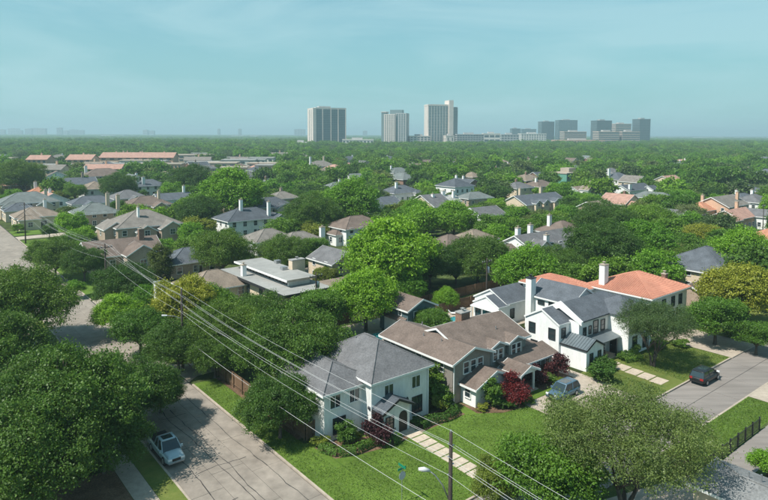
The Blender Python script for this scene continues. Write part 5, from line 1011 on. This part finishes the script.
def wire(label, pts, sag, r):
    m = MB(); full = []
    for a, c in zip(pts[:-1], pts[1:]):
        n = 14
        for i in range(n): t = i/n; p = a.lerp(c, t); full.append(p-Vector((0, 0, 4*sag*t*(1-t)*((a-c).length/45)**1.6)))
    full.append(pts[-1]); m.tube(full, r, 5); m.build('overhead_wire', wire_m, None, True, label=label, cat='wire', group='street wires')
for k in range(6):
    pts = [W(PV+(ARM if u_ > 100 else OFF)[k][0], u_, H+(ARM if u_ > 100 else OFF)[k][1]) for u_, H in PU]; wire(WL[k], pts, .55+.06*k, .0095)
wire('thick low cable swinging along the street poles', [W(PV, u_, z) for u_, z in ((76.8, 4.7), (28.0, 5.2), (-24, 5.6))], .5, .014)
wire('thin cable from the alley pole to the corner house eave', [W(PV, 76.8, 8), W(33, 59, 4.9)], .3, .012)
t = thing('street_lamp', 'grey cobra head street lamp arm on the black lawn corner pole', 'street lamp', W(PV, 28.0, 6.4), GRID)
aw = Vector((-1.5, 0, 0)); aw = Vector((aw.dot(Vd), aw.dot(Ud), 0))
pts = [(aw*f_).to_tuple()[:2]+(z,) for f_, z in ((.1, 0), (.35, .9), (.7, 1.6), (1, 1.95))]; MB().tube(pts, [.045, .045, .04, .04], 8).build('arm', steel, t, True)
e0, e1 = aw*.95, aw*1.45; MB().tube([(e0.x, e0.y, 1.93), ((e0.x+e1.x)/2, (e0.y+e1.y)/2, 2.0), (e1.x, e1.y, 2.02)], [.09, .17, .1], 10).build('lamp_head', wire_m, t, True)
t = thing('street_lamp', 'small street lamp arm on the alley pole', 'street lamp', W(PV, 76.8, 7.0), GRID); aw = Vector((-1.9, -.3, 0)); aw = Vector((aw.dot(Vd), aw.dot(Ud), 0)); MB().tube([(0, 0, 0), (aw.x*.5, aw.y*.5, .4), (aw.x, aw.y, .5)], .035, 7).build('arm', steel, t); MB().tube([(aw.x*.95, aw.y*.95, .5), (aw.x*1.3, aw.y*1.3, .52)], [.1, .13], 8).build('lamp_head', wire_m, t)
for lb, px, py, z, xf in [('weathered alley pole with crossarm and transformer', 487, 258, 10, True), ('pole with a transformer beside the flat roofed house', 316, 272, 9, True), ('thin pole before the peach house', 704, 213, 9, False), ('thin pole at the wood edge by the white chimney', 764, 204, 10, False)]:
    p = G(px, py, z); pole(lb, 0, 0, z, True, xf, Vector((p.x, p.y, 0)), .13)
# street sign
p = G(402, 468, 3.0); t = thing('street_sign', 'green street name blade over a stop sign seen from behind', 'sign', Vector((p.x, p.y, 0)), GRID)
MB().tube([(0, 0, -.2), (0, 0, 3.05)], .03, 8).build('post', steel, t); gs = mat('sign_green', (.01, .25, .14), .5, 5, .05); sg_ = mat('sign_back', (.52, .55, .57), .5, 5, .08)
MB().box(-.45, .45, -.012, .012, 2.85, 3.05).build('name_blade', gs, t); MB().box(-.012, .012, -.45, .45, 3.06, 3.26).build('name_blade', gs, t)
m = MB(); o8 = [(.38*math.cos(math.pi/8+i*math.pi/4), 2.35+.38*math.sin(math.pi/8+i*math.pi/4)) for i in range(8)]; m.add([(x, y, z) for y in (-.05, -.035) for x, z in o8], [tuple(range(8)), tuple(range(15, 7, -1))]+[(i, i+8, (i+1) % 8+8, (i+1) % 8) for i in range(8)]); m.build('stop_plate', sg_, t)

# ---------------------------------------------------------------- vehicles
def carpaint(name, c):
    m = mat(name, c, .28, 2, .04, spec=.6, metal=.3); return m
rubber = mat('tyre_rubber', (.022, .022, .023), .85, 8, .1); rim_m = mat('wheel_alloy', (.45, .46, .47), .35, 4, .1, metal=.8); lamp_w = mat('headlamp', (.75, .77, .78), .2, 4, .05, spec=.7); lamp_r = mat('tail_lamp', (.30, .02, .02), .3, 4, .05)
def loft(sts, mt_name=None):
    m = MB(); n = 12; o = 0
    for x, zb, zt, hw, *rr in sts:
        c = (zb+zt)/2; hh = (zt-zb)/2; top = rr[0] if rr else 1.0
        for j in range(n):
            a = 2*math.pi*(j+.5)/n; ca, sa = math.cos(a), math.sin(a); e = .38
            y = math.copysign(abs(ca)**e, ca)*hw; z = math.copysign(abs(sa)**e, sa)*hh
            if z > 0: y *= 1-(1-top)*(z/hh)
            m.v.append((x, y, c+z))
    k = len(sts)
    for i in range(k-1):
        for j in range(n): m.f.append((i*n+j, (i+1)*n+j, (i+1)*n+(j+1) % n, i*n+(j+1) % n)); m.mi.append(0)
    m.f.append(tuple(range(n))); m.mi.append(0); m.f.append(tuple((k-1)*n+j for j in range(n-1, -1, -1))); m.mi.append(0)
    return m
def wheels(t, L_, hw, r, fx, rx):
    for x in (fx, rx):
        for s_ in (-1, 1):
            w = MB().tube([(x, s_*(hw-.24), r), (x, s_*(hw-.2), r), (x, s_*(hw-.02), r), (x, s_*(hw+.01), r)], [r*.94, r, r, r*.9], 18).build('wheel', rubber, t, True)
            m = MB().tube([(x, s_*(hw+.005), r), (x, s_*(hw+.03), r)], [r*.62, r*.55], 14)
            m.build('rim', rim_m, w)
def cabin(t, x0, x1, x2, x3, zb, zr, hb, hr, paint, sunroof=False):    # x0..x3: rear base, rear top, front top, front base
    vs = [(x0, -hb, zb), (x0, hb, zb), (x3, hb, zb), (x3, -hb, zb), (x1, -hr, zr), (x1, hr, zr), (x2, hr, zr), (x2, -hr, zr)]
    c = MB().add(vs, [(3, 2, 1, 0), (4, 7, 6, 5), (0, 4, 5, 1), (1, 5, 6, 2), (2, 6, 7, 3), (3, 7, 4, 0)][0:0]+[(0, 1, 2, 3), (4, 7, 6, 5), (0, 4, 5, 1), (1, 5, 6, 2), (2, 6, 7, 3), (3, 7, 4, 0)]).build('cabin_glass', glass, t)
    rf = loft([(x1-.06, zr-.05, zr+.03, hr*.9), (x1+.1, zr-.05, zr+.06, hr+.03), (x2-.1, zr-.05, zr+.06, hr+.03), (x2+.06, zr-.05, zr+.03, hr*.9)]).build('roof', paint, t, True)
    if sunroof: MB().box((x1+x2)/2-.35, x2-.12, -hr*.68, hr*.68, zr+.055, zr+.068).build('sunroof', glass, rf)
    for s_ in (-1, 1):
        for (xa, xb) in ((x0, x1), (x3, x2), ((x0+x3)/2-.15, (x1+x2)/2-.1)):
            MB().tube([(xa, s_*(hb+.005), zb), (xb, s_*(hr+.012), zr)], .045, 6).build('pillar', paint, t)
        MB().box(x3-.35, x3-.15, min(s_*(hb+.02), s_*(hb+.26)), max(s_*(hb+.02), s_*(hb+.26)), zb+.02, zb+.2).build('mirror', paint, t)
def car(name, label, cat, v, u, ang, paint, L_=4.7, hw=.92, kind='suv', loc=None):
    t = thing(name, label, cat, (W(v, u, -.112) if loc is None else loc), ang); e = L_/2; r = .36 if kind != 'pickup' else .41
    if kind == 'pickup':
        body = loft([(-e, .5, 1.05, hw*.93), (-e+.12, .42, 1.16, hw), (-.7, .38, 1.18, hw), (.2, .36, 1.14, hw), (1.45, .36, 1.14, hw), (1.7, .36, 1.12, hw*.99, .9), (e-.35, .38, 1.08, hw*.97, .84), (e-.05, .42, .98, hw*.9, .8), (e, .5, .85, hw*.82)]).build('body', paint, t, True)
        cabin(t, -.72, -.5, .75, 1.55, 1.1, 1.86, hw*.93, hw*.74, paint, True); MB().box(-e+.14, -.78, -hw*.86, hw*.86, 1.165, 1.225).build('bed_cover', black_paint, t)
        fx, rx = e-1.0, -e+1.15
    else:
        zt = .98 if kind == 'suv' else .88
        body = loft([(-e, .5, zt-.05, hw*.86), (-e+.15, .38, zt+.04, hw*.97), (-e+.9, .3, zt+.04, hw), (.3, .28, zt, hw), (e-1.25, .28, zt-.02, hw, .96), (e-.4, .32, zt-.14, hw*.95, .86), (e-.05, .4, zt-.28, hw*.86, .85), (e, .48, zt-.4, hw*.76)]).build('body', paint, t, True)
        zr = 1.68 if kind == 'suv' else 1.43
        if kind == 'suv': cabin(t, -e+.12, -e+.5, e-2.0, e-1.25, zt, zr, hw*.92, hw*.74, paint, True)
        else: cabin(t, -e+.55, -e+1.25, e-2.15, e-1.3, zt-.03, zr, hw*.9, hw*.68, paint)
        fx, rx = e-.9, -e+.95
    wheels(t, L_, hw, r, fx, rx)
    for s_ in (-1, 1):
        y0, y1 = sorted((s_*hw*.45, s_*hw*.82)); MB().box(e-.16, e+.005, y0, y1, .72, .88).build('headlight', lamp_w, t); MB().box(-e-.012, -e+.1, y0+.05*s_, y1, .75, .98).build('tail_light', lamp_r, t)
    MB().box(e-.06, e+.012, -hw*.42, hw*.42, .6, .86).build('grille', black_paint, t); MB().box(e-.05, e+.03, -hw*.78, hw*.78, .4, .52).build('bumper', rim_m if kind == 'pickup' else black_paint, t); MB().box(-e-.03, -e+.05, -hw*.8, hw*.8, .42, .55).build('bumper', black_paint, t)
    return t
UA = GRID+math.pi/2
car('pickup_truck', 'silver blue crew cab pickup with black bed cover at the shaded kerb', 'pickup truck', 19.62, 57.6, UA+math.pi, carpaint('silver_blue_paint', (.36, .46, .50)), 5.5, .95, 'pickup')
car('parked_car', 'black sport utility car parked at the cross street kerb', 'car', 79.3, 33.0, GRID, carpaint('black_car_paint', (.018, .02, .022)), 4.9, .97)
car('parked_car', 'slate blue car on the curved drive of the brown roofed house', 'car', 60.9, 41.3, GRID+math.pi, carpaint('slate_blue_paint', (.10, .17, .23)), 4.7, .93, 'suv', W(60.9, 41.3, .02))
car('parked_car', 'pale silver car half hidden at the alley mouth', 'car', 30.6, 78.2, GRID, carpaint('pale_silver_paint', (.55, .57, .58)), 4.5, .9, 'sedan', W(31.8, 77.6, .02))
car('parked_car', 'white car beside the blue grey low roof', 'car', 0, 0, GRID, carpaint('white_car_paint', (.75, .75, .74)), 4.6, .9, 'sedan', Vector((*G(196, 262)[:2], .02)))
bin_m = mat('teal_plastic', (.06, .26, .27), .6, 3, .1)
p = W(27.0, 108.2, -.11); t = thing('refuse_container', 'teal refuse container at the side street kerb', 'container', p, UA)
m = MB(); m.add([(-.9, -.5, .15), (.9, -.5, .15), (.9, .5, .15), (-.9, .5, .15), (-1.05, -.62, 1.1), (1.05, -.62, 1.1), (1.05, .62, 1.25), (-1.05, .62, 1.25)], [(3, 2, 1, 0), (0, 1, 5, 4), (1, 2, 6, 5), (2, 3, 7, 6), (3, 0, 4, 7), (4, 5, 6, 7)]); m.build('bin_body', bin_m, t)
MB().add([(-1.1, -.68, 1.12), (1.1, -.68, 1.12), (1.1, .66, 1.28), (-1.1, .66, 1.28), (-1.1, -.68, 1.18), (1.1, -.68, 1.18), (1.1, .66, 1.34), (-1.1, .66, 1.34)], [(3, 2, 1, 0), (4, 5, 6, 7), (0, 1, 5, 4), (1, 2, 6, 5), (2, 3, 7, 6), (3, 0, 4, 7)]).build('lid', bin_m, t)
for x in (-.75, .75):
    for y in (-.35, .35): MB().tube([(x, y-.03, .08), (x, y+.03, .08)], .08, 8).build('castor', rubber, t)

# ---------------------------------------------------------------- haze over the whole plain
b = MB(); b.box(-15600, 15600, -2600, 16100, -3.2, 118); hz = b.build('haze', [], kind='stuff')
hm = bpy.data.materials.new('haze_air'); hm.use_nodes = True; hm.node_tree.nodes.clear()
ho = hm.node_tree.nodes.new('ShaderNodeOutputMaterial'); hv = hm.node_tree.nodes.new('ShaderNodeVolumePrincipled'); hv.inputs['Color'].default_value = (.62, .86, .93, 1); hv.inputs['Density'].default_value = HAZE; hv.inputs['Anisotropy'].default_value = .1
hm.node_tree.links.new(hv.outputs[0], ho.inputs['Volume']); hz.data.materials.append(hm)
